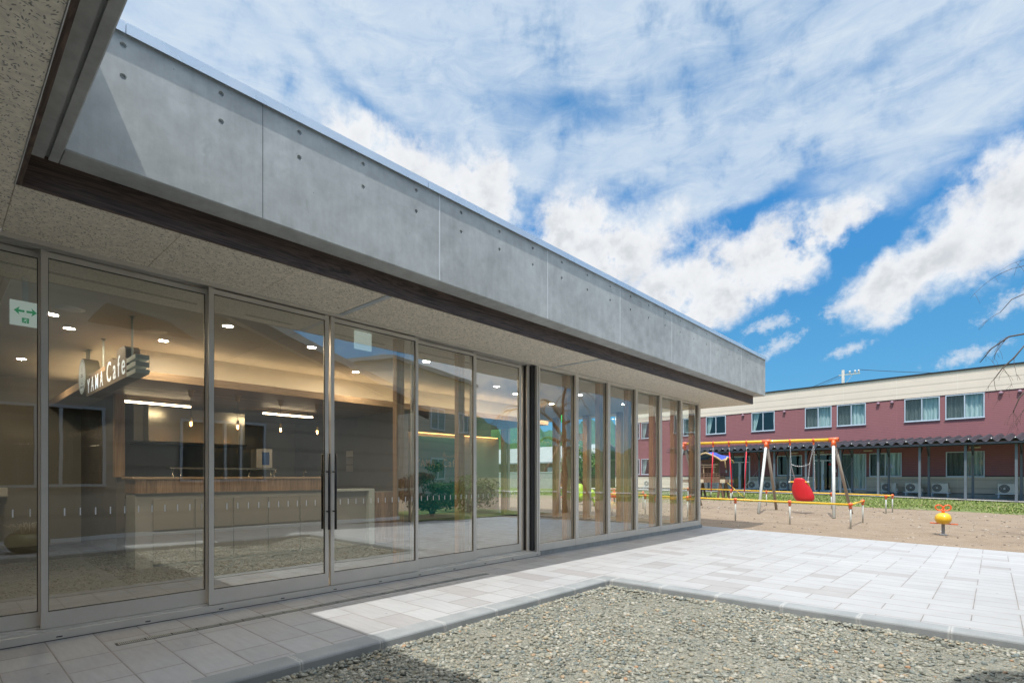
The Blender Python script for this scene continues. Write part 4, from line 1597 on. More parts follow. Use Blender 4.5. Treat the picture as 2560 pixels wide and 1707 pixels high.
def ico():
    t = (1 + 5 ** 0.5) / 2
    v = np.array([(-1, t, 0), (1, t, 0), (-1, -t, 0), (1, -t, 0), (0, -1, t), (0, 1, t), (0, -1, -t), (0, 1, -t), (t, 0, -1), (t, 0, 1), (-t, 0, -1), (-t, 0, 1)], float)
    v /= np.linalg.norm(v[0])
    f = np.array([(0, 11, 5), (0, 5, 1), (0, 1, 7), (0, 7, 10), (0, 10, 11), (1, 5, 9), (5, 11, 4), (11, 10, 2), (10, 7, 6), (7, 1, 8), (3, 9, 4), (3, 4, 2), (3, 2, 6), (3, 6, 8), (3, 8, 9), (4, 9, 5), (2, 4, 11), (6, 2, 10), (8, 6, 7), (9, 8, 1)])
    return v, f


def mesh_np(name, V, F, mat, smooth=False):
    me = bpy.data.meshes.new(name)
    k = F.shape[1]
    me.vertices.add(len(V))
    me.vertices.foreach_set('co', V.astype(np.float32).ravel())
    me.loops.add(F.size)
    me.loops.foreach_set('vertex_index', F.astype(np.int32).ravel())
    me.polygons.add(len(F))
    me.polygons.foreach_set('loop_start', np.arange(0, F.size, k, dtype=np.int32))
    me.polygons.foreach_set('loop_total', np.full(len(F), k, dtype=np.int32))
    me.update(calc_edges=True)
    me.validate()
    me.materials.append(mat)
    o = bpy.data.objects.new(name, me)
    col.objects.link(o)
    return o


def stones(name, mat, P, S, seed, flat=0.55):
    rng = np.random.default_rng(seed)
    v, f = ico()
    n = len(P)
    jit = 1 + rng.uniform(-0.28, 0.28, (n, 12, 1))
    W = v[None] * jit
    W = W * (S[:, None, None] * np.stack([rng.uniform(0.8, 1.35, n), rng.uniform(0.6, 1.0, n), rng.uniform(flat * 0.6, flat * 1.25, n)], 1)[:, None, :])
    a = rng.uniform(0, 2 * PI, n)
    tl = rng.normal(0, 0.28, n)
    c, s_ = np.cos(tl), np.sin(tl)
    x, z = W[..., 0] * c[:, None] - W[..., 2] * s_[:, None], W[..., 0] * s_[:, None] + W[..., 2] * c[:, None]
    W = np.stack([x, W[..., 1], z], -1)
    c, s_ = np.cos(a), np.sin(a)
    x, y = W[..., 0] * c[:, None] - W[..., 1] * s_[:, None], W[..., 0] * s_[:, None] + W[..., 1] * c[:, None]
    W = np.stack([x, y, W[..., 2]], -1) + P[:, None, :]
    F = (f[None] + (np.arange(n) * 12)[:, None, None]).reshape(-1, 3)
    return mesh_np(name, W.reshape(-1, 3), F, mat)


MT['stones'] = mat_island("river_gravel", [(0.0, (0.085, 0.095, 0.085)), (0.14, (0.23, 0.225, 0.18)), (0.3, (0.32, 0.31, 0.25)), (0.45, (0.155, 0.185, 0.18)), (0.6, (0.27, 0.265, 0.21)),
                                           (0.72, (0.44, 0.425, 0.365)), (0.86, (0.20, 0.21, 0.175)), (0.975, (0.40, 0.34, 0.24)), (1.0, (0.36, 0.22, 0.13))], 0.85, 0.25, 120)
rng = np.random.default_rng(11)


def scatter(n, x0, x1, y0, y1, smin, smax, pw):
    x = rng.uniform(x0, x1, n * 3)
    y = rng.uniform(y0, y1, n * 3)
    dens = 0.5 + 0.32 * np.sin(x * 2.7 + 1.3 * np.sin(y * 1.9)) * np.sin(y * 2.2 + 0.6 + np.sin(x * 1.3)) + 0.26 * np.sin(x * 6.1 + 2 * np.sin(y * 2.9)) * np.sin(y * 5.2 + 1.7 * np.sin(x * 3.3))
    keep = rng.uniform(0, 1, n * 3) < np.clip(0.10 + 0.9 * np.clip(dens, 0, 1) ** 1.5, 0, 1)
    x, y = x[keep][:n], y[keep][:n]
    s_ = smin + (smax - smin) * rng.uniform(0, 1, len(x)) ** pw
    z = -0.070 + 0.012 * np.sin(x * 3.1 + 1) * np.sin(y * 2.3) + 0.006 * np.sin(x * 9 + y * 7) + s_ * 0.18
    return np.stack([x, y, z], 1), s_


P1, S1 = scatter(40000, 1.80, 5.35, 1.6, 5.30, 0.0035, 0.024, 3.4)
P2, S2 = scatter(3500, 1.80, 5.35, -1.3, 1.5, 0.006, 0.022, 2.0)
# stones banked against the kerb
n = 900
P3 = np.stack([1.797 + np.abs(rng.normal(0, 0.045, n)), rng.uniform(1.0, 5.3, n), np.full(n, -0.062)], 1)
P4 = np.stack([rng.uniform(1.8, 5.35, n), 5.312 - np.abs(rng.normal(0, 0.06, n)), np.full(n, -0.062)], 1)
S3 = rng.uniform(0.008, 0.024, n)
o = stones("gravel", MT['stones'], np.concatenate([P1, P2, P3, P4]), np.concatenate([S1, S2, S3, S3]), 5)
tag(o, "loose mixed grey green and tan gravel in the kerbed bed", "gravel", kind='stuff')
n = 1500
x = rng.uniform(-8, 12, n)
y = rng.uniform(12.7, 25, n)
z = np.array([gz(a, b) for a, b in zip(x, y)]) - 0.03
o = stones("pebbles", mat_island("yard_pebbles", [(0, (0.10, 0.085, 0.07)), (0.4, (0.24, 0.20, 0.16)), (0.8, (0.42, 0.37, 0.31)), (1, (0.6, 0.57, 0.5))], 0.9), np.stack([x, y, z], 1), rng.uniform(0.008, 0.035, n), 6)
tag(o, "small stones strewn over the sandy yard", "pebbles", kind='stuff')


def blades(name, mat, X, Y, Hh, seed, wd=0.018, zoff=0.0):
    r2 = np.random.default_rng(seed)
    n = len(X)
    Z = np.array([gz(a, b) for a, b in zip(X, Y)]) - 0.03 + zoff
    a = r2.uniform(0, PI, n)
    dx, dy = np.cos(a) * wd, np.sin(a) * wd
    lx, ly = r2.normal(0, 0.35, n) * Hh, r2.normal(0, 0.35, n) * Hh
    V = np.stack([np.stack([X - dx, Y - dy, Z], 1), np.stack([X + dx, Y + dy, Z], 1), np.stack([X + lx, Y + ly, Z + Hh], 1)], 1).reshape(-1, 3)
    F = np.arange(3 * n).reshape(-1, 3)
    return mesh_np(name, V, F, mat)


MT['grass'] = mat_island("turf_blades", [(0, (0.11, 0.155, 0.03)), (0.45, (0.21, 0.28, 0.065)), (0.8, (0.31, 0.35, 0.11)), (1, (0.42, 0.37, 0.18))], 0.8, 0.1)
n = 26000
X = rng.uniform(-22, 13, n)
Y = 25.5 + 12.2 * rng.uniform(0, 1, n) ** 1.6
k = rng.uniform(0, 1, n) < np.clip((Y - 25.6) / 2.6 + 0.30 * np.sin(X * 1.3) + 0.25 * np.sin(X * 3.7 + 1), 0.03, 1)
X, Y = X[k], Y[k]
o = blades("grass", MT['grass'], X, Y, rng.uniform(0.02, 0.065, len(X)) * np.clip((Y - 25.2) / 1.5, 0.4, 1.2), 8, 0.035)
tag(o, "strip of patchy green grass between sandy yard and walkway", "grass", kind='stuff')

# ================================================================== RED APARTMENT BLOCK
AR = R(6.3)
MT['red_siding'] = mat_siding("maroon_lap_siding", (0.34, 0.135, 0.14), 0.105, 3.03, 0.55)
MT['cream_siding'] = mat_siding("cream_panel_siding", (0.84, 0.715, 0.59), 0.4567, 3.03, 0.28, 0.0)
MT['cream_low'] = mat_siding("cream_lower_siding", (0.70, 0.60, 0.47), 0.50, 3.03, 0.28, 0.0)
MT['dark_trim'] = M("dark_metal_trim", (0.022, 0.021, 0.026), 0.5)
MT['sash'] = M("silver_sash", (0.62, 0.68, 0.74), 0.4, 0.25)
MT['curtain'] = mat_curtain("net_curtain", (0.50, 0.60, 0.58), (0.84, 0.90, 0.88))
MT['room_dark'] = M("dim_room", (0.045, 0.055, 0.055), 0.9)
MT['found'] = M("foundation_render", (0.40, 0.39, 0.35), 0.9, 0, 0.1, 2)
MT['vent'] = M("mauve_vent_cowl", (0.36, 0.22, 0.27), 0.5)
scr = bpy.data.materials.new("insect_screen")
scr.use_nodes = True
T_ = NT(scr.node_tree)
T_.n.clear()
o_ = T_.node('ShaderNodeOutputMaterial')
t_ = T_.node('ShaderNodeBsdfTransparent')
d_ = T_.node('ShaderNodeBsdfDiffuse')
T_.set(d_.inputs[0], (0.06, 0.075, 0.075))
x_ = T_.node('ShaderNodeMixShader')
x_.inputs[0].default_value = 0.52
T_.l.new(t_.outputs[0], x_.inputs[1])
T_.l.new(d_.outputs[0], x_.inputs[2])
T_.l.new(x_.outputs[0], o_.inputs[0])
MT['screen'] = scr

rb = empty("apartment_block", "two storey maroon apartment block with cream parapet band behind the playground", "building", (3.5, 41.5, 0), -AR)
S0, S1_ = -25.4, 14.0
UP = [(-24.32, -22.62, 'open'), (-22.42, -20.70, 'open'), (-18.17, -16.6, 'net'), (-16.11, -14.40, 'open'), (-12.34, -10.61, 'open'), (-8.50, -6.78, 'net'), (-6.45, -4.73, 'net'), (-2.62, -0.84, 'net'), (-0.58, 1.22, 'net'), (5.0, 6.8, 'net'), (8.6, 10.4, 'net')]
LO = [(-24.32, -22.62, 1.38, 2.80, 'open'), (-22.42, -20.70, 1.38, 2.80, 'open'), (-10.42, -8.70, 1.27, 2.75, 'plain'), (-4.53, -2.76, 1.20, 2.73, 'net'), (-0.55, 1.22, 1.18, 2.69, 'net'), (-6.37, -4.71, 0.34, 2.73, 'net'), (6, 7.8, 1.2, 2.7, 'net')]
DOORS = [(-7.98, -6.70), (-14.10, -12.45)]
rects = [(a, b, 4.66, 6.105) for a, b, _ in UP] + [(a, b, c, d) for a, b, c, d, _ in LO] + [(a, b, 0.10, 2.80) for a, b in DOORS]


def wall_band(z0, z1, mat, name, ny=0.0, sa=None, sz=None):
    m = MB()
    sa, sz = (S0 if sa is None else sa), (S1_ if sz is None else sz)
    sb = sorted({sa, sz} | {min(max(q, sa), sz) for r_ in rects for q in r_[:2]})
    zb = sorted({z0, z1} | {q for r_ in rects for q in r_[2:] if z0 < q < z1})
    for a, b in zip(sb, sb[1:]):
        for c, d in zip(zb, zb[1:]):
            mx, mz = (a + b) / 2, (c + d) / 2
            if any(r_[0] < mx < r_[1] and r_[2] < mz < r_[3] for r_ in rects):
                continue
            m.quad((a, ny, c), (b, ny, c), (b, ny, d), (a, ny, d))
    # left end wall
    if sa == S0:
        m.quad((S0, ny, z0), (S0, 9.0, z0), (S0, 9.0, z1), (S0, ny, z1))
    return m.build(name, mat, rb)


wall_band(6.14, 7.51, MT['cream_siding'], "parapet_band", -0.012)
wall_band(1.24, 6.115, MT['red_siding'], "wall")
for a_, b_ in ((S0, -14.10), (-12.45, -7.98), (-6.70, S1_)):
    wall_band(0.205, 1.19, MT['cream_low'], "lower_band", -0.006, a_, b_)
wall_band(-0.35, 0.17, MT['found'], "foundation")
m = MB()
m.box(S0 - 0.02, S1_, -0.03, 0.0, 6.115, 6.14)
part_ = m.build("band_trim", MT['dark_trim'], rb)
m = MB()
cuts = sorted([(a, b) for a, b in DOORS] + [(-6.37, -4.71)])
xs_ = [S0 - 0.02] + [q for c in cuts for q in c] + [S1_]
for a, b in zip(xs_[0::2], xs_[1::2]):
    m.box(a, b, -0.03, 0.0, 1.19, 1.24)
    m.box(a, b, -0.028, 0.0, 0.17, 0.205)
m.build("lower_trim", MT['dark_trim'], rb)
m = MB()
m.box(S0 - 0.06, S1_, -0.07, 9.0, 7.51, 7.595)
m.build("roof", MT['dark_trim'], rb)


def curtain_mesh(a, b, z0, z1, y, amp, n):
    vs, fs = [], []
    ph = random.uniform(0, 6)
    for i in range(n + 1):
        u = i / n
        x = a + (b - a) * u
        w = math.sin(u * (b - a) * 34 + ph + 1.5 * math.sin(u * 9 + ph)) * amp + amp * 0.6 * math.sin(u * 13 + ph)
        vs += [(x, y + w * 0.6, z1), (x, y + w, z0)]
    for i in range(n):
        fs.append((2 * i, 2 * i + 1, 2 * i + 3, 2 * i + 2))
    return vs, fs


def sash_window(a, b, z0, z1, kind):
    f = 0.055
    m = MB()
    m.box(a, b, -0.045, 0.05, z0, z0 + f)
    m.box(a, b, -0.045, 0.05, z1 - f, z1)
    m.box(a, a + f, -0.045, 0.05, z0 + f, z1 - f)
    m.box(b - f, b, -0.045, 0.05, z0 + f, z1 - f)
    c = (a + b) / 2
    m.box(c - 0.028, c + 0.028, -0.028, 0.04, z0 + f, z1 - f)
    m.box(a - 0.02, b + 0.02, -0.075, 0.0, z0 - 0.035, z0)
    w = m.build("window", MT['sash'], rb)
    g = MB()
    g.quad((a + f, 0.005, z0 + f), (c - 0.028, 0.005, z0 + f), (c - 0.028, 0.005, z1 - f), (a + f, 0.005, z1 - f))
    g.quad((c + 0.028, 0.02, z0 + f), (b - f, 0.02, z0 + f), (b - f, 0.02, z1 - f), (c + 0.028, 0.02, z1 - f))
    g.build("pane", MT['glass_far'], w)
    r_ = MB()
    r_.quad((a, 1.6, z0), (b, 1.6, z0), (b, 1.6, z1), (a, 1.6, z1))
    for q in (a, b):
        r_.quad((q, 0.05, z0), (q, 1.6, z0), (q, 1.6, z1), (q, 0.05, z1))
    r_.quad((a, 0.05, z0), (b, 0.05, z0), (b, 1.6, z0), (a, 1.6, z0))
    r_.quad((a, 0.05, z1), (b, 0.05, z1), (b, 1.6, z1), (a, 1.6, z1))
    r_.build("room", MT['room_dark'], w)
    if kind == 'net':
        k = MB()
        k.add(*curtain_mesh(a + 0.03, b - 0.03, z0 + 0.03, z1 - 0.02, 0.22, 0.045, 70), True)
        k.build("curtain", MT['curtain'], w, fix=False)
        s_ = MB()
        s_.quad((a + f, -0.02, z0 + f), (c - 0.028, -0.02, z0 + f), (c - 0.028, -0.02, z1 - f), (a + f, -0.02, z1 - f))
        s_.build("insect_screen", MT['screen'], w)
    elif kind == 'open':
        k = MB()
        for sg, e in ((1, a + 0.05), (-1, b - 0.05)):
            wdt = 0.50 if sg > 0 else 0.16
            vs, fs = [], []
            n = 16
            for i in range(n + 1):
                u = i / n
                yy = 0.16 + 0.035 * math.sin(u * 16)
                vs += [(e + sg * u * wdt, yy, z1 - 0.02), (e + sg * u * wdt * (0.35 if sg > 0 else 0.6), yy, z0 + 0.05 if sg > 0 else z0 + 0.4)]
            for i in range(n):
                fs.append((2 * i, 2 * i + 1, 2 * i + 3, 2 * i + 2))
            k.add(vs, fs, True)
        k.build("curtain", MT['curtain'], w, fix=False)
    return w


for a, b, k in UP:
    sash_window(a, b, 4.66, 6.105, k)
for a, b, c, d, k in LO:
    sash_window(a, b, c, d, k)
for a, b in DOORS:
    m = MB()
    m.box(a, b, -0.03, 0.05, 2.70, 2.80)
    m.box(a, b, -0.03, 0.05, 2.28, 2.36)
    for q in (a, (a + b) / 2 - 0.09, b - 0.10):
        m.box(q, q + (0.18 if q not in (a, b - 0.10) else 0.10), -0.029, 0.049, 0.10, 2.2799)
    for q in (a, b - 0.06):
        m.box(q, q + 0.06, -0.029, 0.049, 2.3601, 2.6999)
    m.box(a + 0.1, b - 0.1, -0.02, 0.04, 0.10, 0.26)
    dd = m.build("entrance_door", MT['sash'], rb)
    g = MB()
    g.quad((a + 0.05, 0.01, 0.2), (b - 0.05, 0.01, 0.2), (b - 0.05, 0.01, 2.74), (a + 0.05, 0.01, 2.74))
    g.build("pane", MT['glass_far'], dd)
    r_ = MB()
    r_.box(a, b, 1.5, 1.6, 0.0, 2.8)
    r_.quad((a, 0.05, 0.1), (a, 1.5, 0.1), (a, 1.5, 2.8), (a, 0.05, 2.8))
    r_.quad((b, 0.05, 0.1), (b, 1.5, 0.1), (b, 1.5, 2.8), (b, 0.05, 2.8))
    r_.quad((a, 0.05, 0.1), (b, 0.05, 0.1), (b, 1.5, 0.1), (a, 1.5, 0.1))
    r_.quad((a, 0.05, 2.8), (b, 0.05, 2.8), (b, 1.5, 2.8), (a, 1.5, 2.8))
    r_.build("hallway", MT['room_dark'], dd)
    hh = MB()
    hh.tube([((a + b) / 2 + 0.05, -0.08, 0.95), ((a + b) / 2 + 0.05, -0.08, 1.35)], 0.015, 8)
    hh.build("handle", MT['steel'], dd)
m = MB()
m.quad((-6.98, -0.004, 1.98), (-6.81, -0.004, 1.98), (-6.81, -0.004, 2.13), (-6.98, -0.004, 2.13))
m.build("door_sticker", MT['red'], rb)
vents = [(-13.01, 6.0), (-9.91, 6.0), (-4.03, 6.0), (-3.27, 6.0), (1.92, 6.0), (2.71, 6.0), (-19.4, 6.0)]
for s_, z_ in vents:
    m = MB()
    prof = [(0.0, -0.14), (0.085, -0.135), (0.095, -0.11), (0.095, 0.0)]
    m.lathe([(r_, h_) for r_, h_ in prof], c=(s_, 0, z_ - 0.03), n=18, axis='y')
    m.build("vent_cowl", MT['vent'], rb)
for s_ in (-4.4, 1.0, 3.6, -9.0, -7.3):
    m = MB()
    m.box(s_ - 0.45, s_ + 0.05, -0.09, 0.0, 2.86, 2.95)
    m.build("wall_lamp", MT['cream_low'], rb)
for s_ in (-6.52, -14.35):
    m = MB()
    m.box(s_ - 0.06, s_ + 0.06, -0.05, 0.0, 1.50, 1.72)
    m.build("intercom", MT['white_paint'], rb, bevel=0.01)

# ---- covered walkway
cv = empty("covered_walkway", "long covered walkway with dark folded metal roof on paired posts", "canopy", (2.9, 38.37, 0), -AR)
MT['slate'] = M("dark_slate_metal", (0.040, 0.050, 0.062), 0.42, 0.2, 0.08, 1.0)
MT['post_grey'] = M("slate_grey_post", (0.145, 0.168, 0.195), 0.5, 0, 0.06, 2.0)
m = MB()
pitch, pk = 0.462, 0.155
vs, fs = [], []
prof = []
x = -16.6
while x < 10:
    prof += [(x, 0.0), (x + 0.09, 0.0), (x + 0.215, pk), (x + 0.335, pk)]
    x += pitch
for px, pz in prof:
    vs += [(px, -0.42, 3.045 + pz), (px, 3.15, 3.50 + pz)]
for i in range(len(prof) - 1):
    fs.append((2 * i, 2 * i + 2, 2 * i + 3, 2 * i + 1))
m.add(vs, fs)
ro = m.build("roof", MT['slate'], cv, fix=False)
md = ro.modifiers.new("thick", 'SOLIDIFY')
md.thickness = 0.012
m = MB()
x = -16.6
k = 0
while x < 10:
    if k % 2 == 0:
        m.lathe([(0.0, 0.05), (0.016, 0.05), (0.016, 0.0), (0.03, 0.0), (0.03, -0.02)], c=(x + 0.275, -0.36, 3.215), n=8)
    x += pitch
    k += 1
m.build("roof_bolt", MT['galv'], cv)
m = MB()
m.box(-16.5, 10, -0.40, -0.30, 2.935, 3.035)
m.box(-16.5, 10, -0.055, 0.055, 2.90, 3.05)
m.box(-16.5, 10, 2.25, 2.36, 3.20, 3.36)
m.build("beam", MT['slate'], cv)
ps = [3.09 - 2.03 * k for k in range(-3, 10)]
for s_ in ps:
    for yy, top, off in ((0.0, 2.90, 0), (2.30, 3.20, 0.06)):
        m = MB()
        m.box(s_ - 0.055, s_ + 0.055, yy - 0.055, yy + 0.055, -0.2, top)
        m.build("post", MT['post_grey'], cv)
    m = MB()
    m.bar((s_, 0.055, 2.30), (s_, 0.65, 2.96), 0.05, 0.05)
    m.bar((s_, 2.245, 2.45), (s_, 1.65, 3.10), 0.05, 0.05)
    m.bar((s_, 0.055, 2.97), (s_, 2.245, 3.22), 0.07, 0.10)
    m.build("brace", MT['slate'], cv)
for s_ in (-11.6, -5.9):
    m = MB()
    m.tube([(s_, 0.3, 0.05), (s_ + 1.4, 2.2, 2.9)], 0.010, 6)
    m.tube([(s_ + 1.4, 0.3, 0.05), (s_, 2.2, 2.9)], 0.010, 6)
    m.build("cross_tie", MT['chain'], cv)

# ---- air conditioners
MT['ac'] = M("ivory_ac_casing", (0.66, 0.64, 0.56), 0.5, 0, 0.03, 3)
MT['ac_dark'] = M("ac_grille_dark", (0.10, 0.10, 0.095), 0.6)
ac = empty("air_conditioner", "", "air conditioner", group="air conditioner units under the covered walkway")
m = MB()
m.box(-0.40, 0.40, -0.15, 0.15, 0.0, 0.56)
m.build("casing", MT['ac'], ac, bevel=0.015)
m = MB()
m.disc((-0.12, -0.1515, 0.28), 0.235, 28, (0, -1, 0))
gr = m.build("fan_grille", MT['ac_dark'], ac)
m = MB()
for r_ in (0.235, 0.18, 0.125, 0.07):
    m.tube([(-0.12 + r_ * math.cos(2 * PI * k / 24), -0.158, 0.28 + r_ * math.sin(2 * PI * k / 24)) for k in range(24)], 0.006, 5, closed=True)
m.disc((-0.12, -0.160, 0.28), 0.05, 12, (0, -1, 0))
m.build("guard_ring", MT['ac'], gr)
m = MB()
m.box(0.40, 0.47, -0.08, 0.08, 0.05, 0.22)
m.build("valve_cover", MT['ac'], ac, bevel=0.01)
m = MB()
for xx in (-0.36, 0.36):
    for yy in (-0.18, 0.18):
        m.bar((xx, yy, -0.02), (xx * 1.08, yy, -0.26), 0.035, 0.035)
for yy in (-0.18, 0.18):
    m.bar((-0.5, yy, -0.02), (0.5, yy, -0.02), 0.035, 0.035)
m.build("stand", MT['sash'], ac)
alab = {-0.74: "air conditioner under the right lower window of the maroon block", -3.32: "leftmost air conditioner of the three side by side under the walkway", -2.04: "middle air conditioner of the three side by side under the walkway",
        2.25: "air conditioner nearest the right picture edge", -11.9: "air conditioner seen behind the centre swing leg", -10.75: "air conditioner with its round fan between the swing legs",
        -9.6: "air conditioner partly hidden by the red bucket swing", -21.3: "air conditioner seen through the cafe glass"}
ca, sa = math.cos(AR), math.sin(AR)
for i, (s_, lab) in enumerate(alab.items()):
    o = ac if i == 0 else copy_tree(ac)
    yy = -0.55
    o.location = (3.5 + s_ * ca + yy * sa, 41.5 - s_ * sa + yy * ca, 0.235 + (0.06 if s_ < -9 else 0))
    o.rotation_euler = (0, 0, -AR)
    o['label'] = lab

# ================================================================== PLAYGROUND
sw = empty("swing_frame", "yellow topped swing frame with orange joints and pale legs", "swing frame", (0, 0, 0))
YB = 19.65
zb_ = lambda x: 2.385 - 0.014 * (x - 1.28)
m = MB()
m.tube([(-3.80, YB, zb_(-3.8)), (1.30, YB, zb_(1.3))], 0.052, 16)
m.build("top_bar", MT['yellow'], sw)
for xx in (-3.78, -0.76, 1.28):
    m = MB()
    z = zb_(xx)
    m.lathe([(0.062, -0.14), (0.072, -0.135), (0.072, 0.135), (0.062, 0.14)], c=(xx, YB, z), n=16, axis='x')
    m.tube([(xx, YB, z), (xx, YB - 0.115, z - 0.21)], [0.066, 0.06], 14)
    m.tube([(xx, YB, z), (xx, YB + 0.115, z - 0.21)], [0.066, 0.06], 14)
    m.build("joint", MT['orange'], sw)
    sx = 0.16 if xx < 1 else 0.27
    for sgn, mt in ((-1, 'galv'), (1, 'beige_steel')):
        m = MB()
        xf = xx + (sx if xx > 1 or xx < -3 else (0.16 if sgn < 0 else -0.05))
        yf = YB + sgn * (1.38 if sgn < 0 else 1.30)
        m.tube([(xx, YB + sgn * 0.06, z - 0.11), (xf, yf, gz(xf, yf) - 0.03)], 0.046, 14)
        m.build("leg", MT[mt], sw)
for xx in (-3.25, -2.63, -2.05, -1.43, -0.01, 0.70):
    m = MB()
    z = zb_(xx)
    m.lathe([(0.056, -0.028), (0.064, -0.024), (0.064, 0.024), (0.056, 0.028)], c=(xx, YB, z), n=14, axis='x')
    m.box(xx - 0.02, xx + 0.02, YB - 0.03, YB + 0.03, z - 0.145, z - 0.05)
    m.build("hanger_clamp", MT['orange'], sw)


def rope_swing(xa, xb, sa_, sb_, label):
    t = empty("rope_swing", label, "swing", (0, 0, 0), group="red rope swings")
    zt = zb_(xa) - 0.15
    for xt, xs2 in ((xa, sa_), (xb, sb_)):
        top, bot = Vector((xt, YB, zt)), Vector((xs2, YB, 0.47))
        p = lambda u: top + (bot - top) * u
        m = MB()
        m.tube([p(0.11), p(0.90)], 0.019, 10)
        rp = m.build("rope_sleeve", MT['red_rope'], t)
        m = MB()
        m.tube([p(0.0), p(0.11)], 0.012, 8)
        m.tube([p(0.90), p(1.0)], 0.012, 8)
        m.build("rod_end", MT['galv'], rp)
    m = MB()
    m.box(sa_ - 0.02, sb_ + 0.02, YB - 0.075, YB + 0.075, 0.44, 0.47)
    m.build("seat", MT['black'], t, bevel=0.008)
    return t


rope_swing(-3.25, -2.63, -3.14, -2.72, "red rope swing nearest the glass corner")
rope_swing(-2.05, -1.43, -1.92, -1.52, "red rope swing beside the middle swing legs")


def chain(mb, a, b, r=0.0055, ln=0.044, sag=0.0):
    a, b = Vector(a), Vector(b)
    L = (b - a).length
    n = max(2, int(L / (ln * 0.72)))
    for i in range(n):
        u0, u1 = (i - 0.12) / n, (i + 1.12) / n
        p = a + (b - a) * u0 + Vector((0, 0, -sag * 4 * u0 * (1 - u0)))
        q = a + (b - a) * u1 + Vector((0, 0, -sag * 4 * u1 * (1 - u1)))
        d = (q - p).normalized()
        side = d.cross(Vector((0, 1, 0)) if i % 2 else Vector((1, 0.01, 0)))
        side = (side.normalized() if side.length > 0.05 else Vector((0, 1, 0))) * ln * 0.30
        c1, c2 = p + d * ln * 0.15, q - d * ln * 0.15
        mb.tube([p, c1 + side, c2 + side, q, c2 - side, c1 - side], r, 5, closed=True)


bs = empty("bucket_swing", "red plastic bucket seat swing hung on galvanised chains", "swing", (0, 0, 0))
m = MB()
# moulded shell: tall back towards the viewer, wider low seat
secs = [(0.372, 0.42, 0.20, 0.34, 0.15), (0.385, 0.42, 0.255, 0.34, 0.20), (0.47, 0.405, 0.295, 0.345, 0.235), (0.58, 0.375, 0.315, 0.335, 0.235), (0.72, 0.345, 0.312, 0.285, 0.215), (0.86, 0.325, 0.275, 0.20, 0.17), (0.98, 0.305, 0.220, 0.10, 0.115), (1.07, 0.30, 0.178, 0.03, 0.075), (1.13, 0.30, 0.140, -0.02, 0.045), (1.15, 0.30, 0.075, -0.03, 0.02)]
vs, fs = [], []
n = 24
for z, cx, rx, oy, ry in secs:
    for k in range(n):
        a = 2 * PI * k / n
        ca_, sa_ = math.cos(a), math.sin(a)
        px = abs(ca_) ** 0.8 * (1 if ca_ > 0 else -1) * rx
        if z < 0.62 and px > 0:
            px *= 1.0 + 0.10 * (1 - abs(z - 0.50) / 0.15 if abs(z - 0.50) < 0.15 else 0)
        vs.append((cx + px, YB - 0.12 + oy * 0.5 + sa_ * ry, z))
for i in range(len(secs) - 1):
    for k in range(n):
        k2 = (k + 1) % n
        fs.append((i * n + k, i * n + k2, (i + 1) * n + k2, (i + 1) * n + k))
fs.append(tuple(reversed(range(n))))
fs.append(tuple((len(secs) - 1) * n + k for k in range(n)))
m.add(vs, fs, True)
sh_ = m.build("seat_shell", MT['red'], bs)
m_ = sh_.modifiers.new("smooth", 'SUBSURF')
m_.levels = 1
m_.render_levels = 2
m = MB()
m.tube([(0.0, YB - 0.10, 1.015), (0.16, YB - 0.12, 1.02)], 0.026, 10)
m.tube([(0.45, YB - 0.12, 1.02), (0.56, YB - 0.10, 1.005)], 0.026, 10)
m.tube([(0.55, YB - 0.08, 0.98), (0.575, YB + 0.02, 0.86)], 0.022, 8)
m.build("grip", MT['yellow'], bs)
m = MB()
for xx in (-0.005, 0.56):
    m.lathe([(0.0, -0.03), (0.03, -0.03), (0.03, 0.03), (0.0, 0.03)], c=(xx, YB - 0.10, 1.012), n=12, axis='x')
m.build("end_cap", MT['galv'], bs)
for a, b, sg_ in (((-0.01, YB, 2.25), (0.03, YB - 0.06, 1.62), 0), ((0.03, YB - 0.06, 1.62), (0.015, YB - 0.10, 1.03), 0), ((0.03, YB - 0.06, 1.62), (0.10, YB + 0.16, 1.05), 0),
                  ((0.70, YB, 2.25), (0.60, YB - 0.06, 1.62), 0), ((0.60, YB - 0.06, 1.62), (0.555, YB - 0.10, 1.03), 0), ((0.70, YB + 0.01, 2.25), (0.69, YB + 0.22, 0.72), 0), ((0.03, YB - 0.06, 1.62), (0.60, YB - 0.06, 1.62), 0.085)):
    m = MB()
    chain(m, a, b, sag=sg_)
    m.build("chain", MT['chain'], bs)


def guard(name, label, runs, posts):
    t = empty(name, label, "guard rail", (0, 0, 0), group="low yellow guard rails round the swings")
    for pts in runs:
        m = MB()
        m.tube(pts, 0.023, 12)
        m.build("rail", MT['yellow'], t)
    for (x, y, ztop) in posts:
        m = MB()
        m.tube([(x, y, gz(x, y) - 0.05), (x, y, ztop - 0.05)], 0.021, 10)
        po = m.build("post", MT['galv'], t)
        m = MB()
        m.ball((x, y, ztop), 0.050, 14, 9)
        m.lathe([(0.040, -0.055), (0.034, -0.095), (0.024, -0.10)], c=(x, y, ztop), n=14)
        m.build("post_joint", MT['orange'], po)
    return t


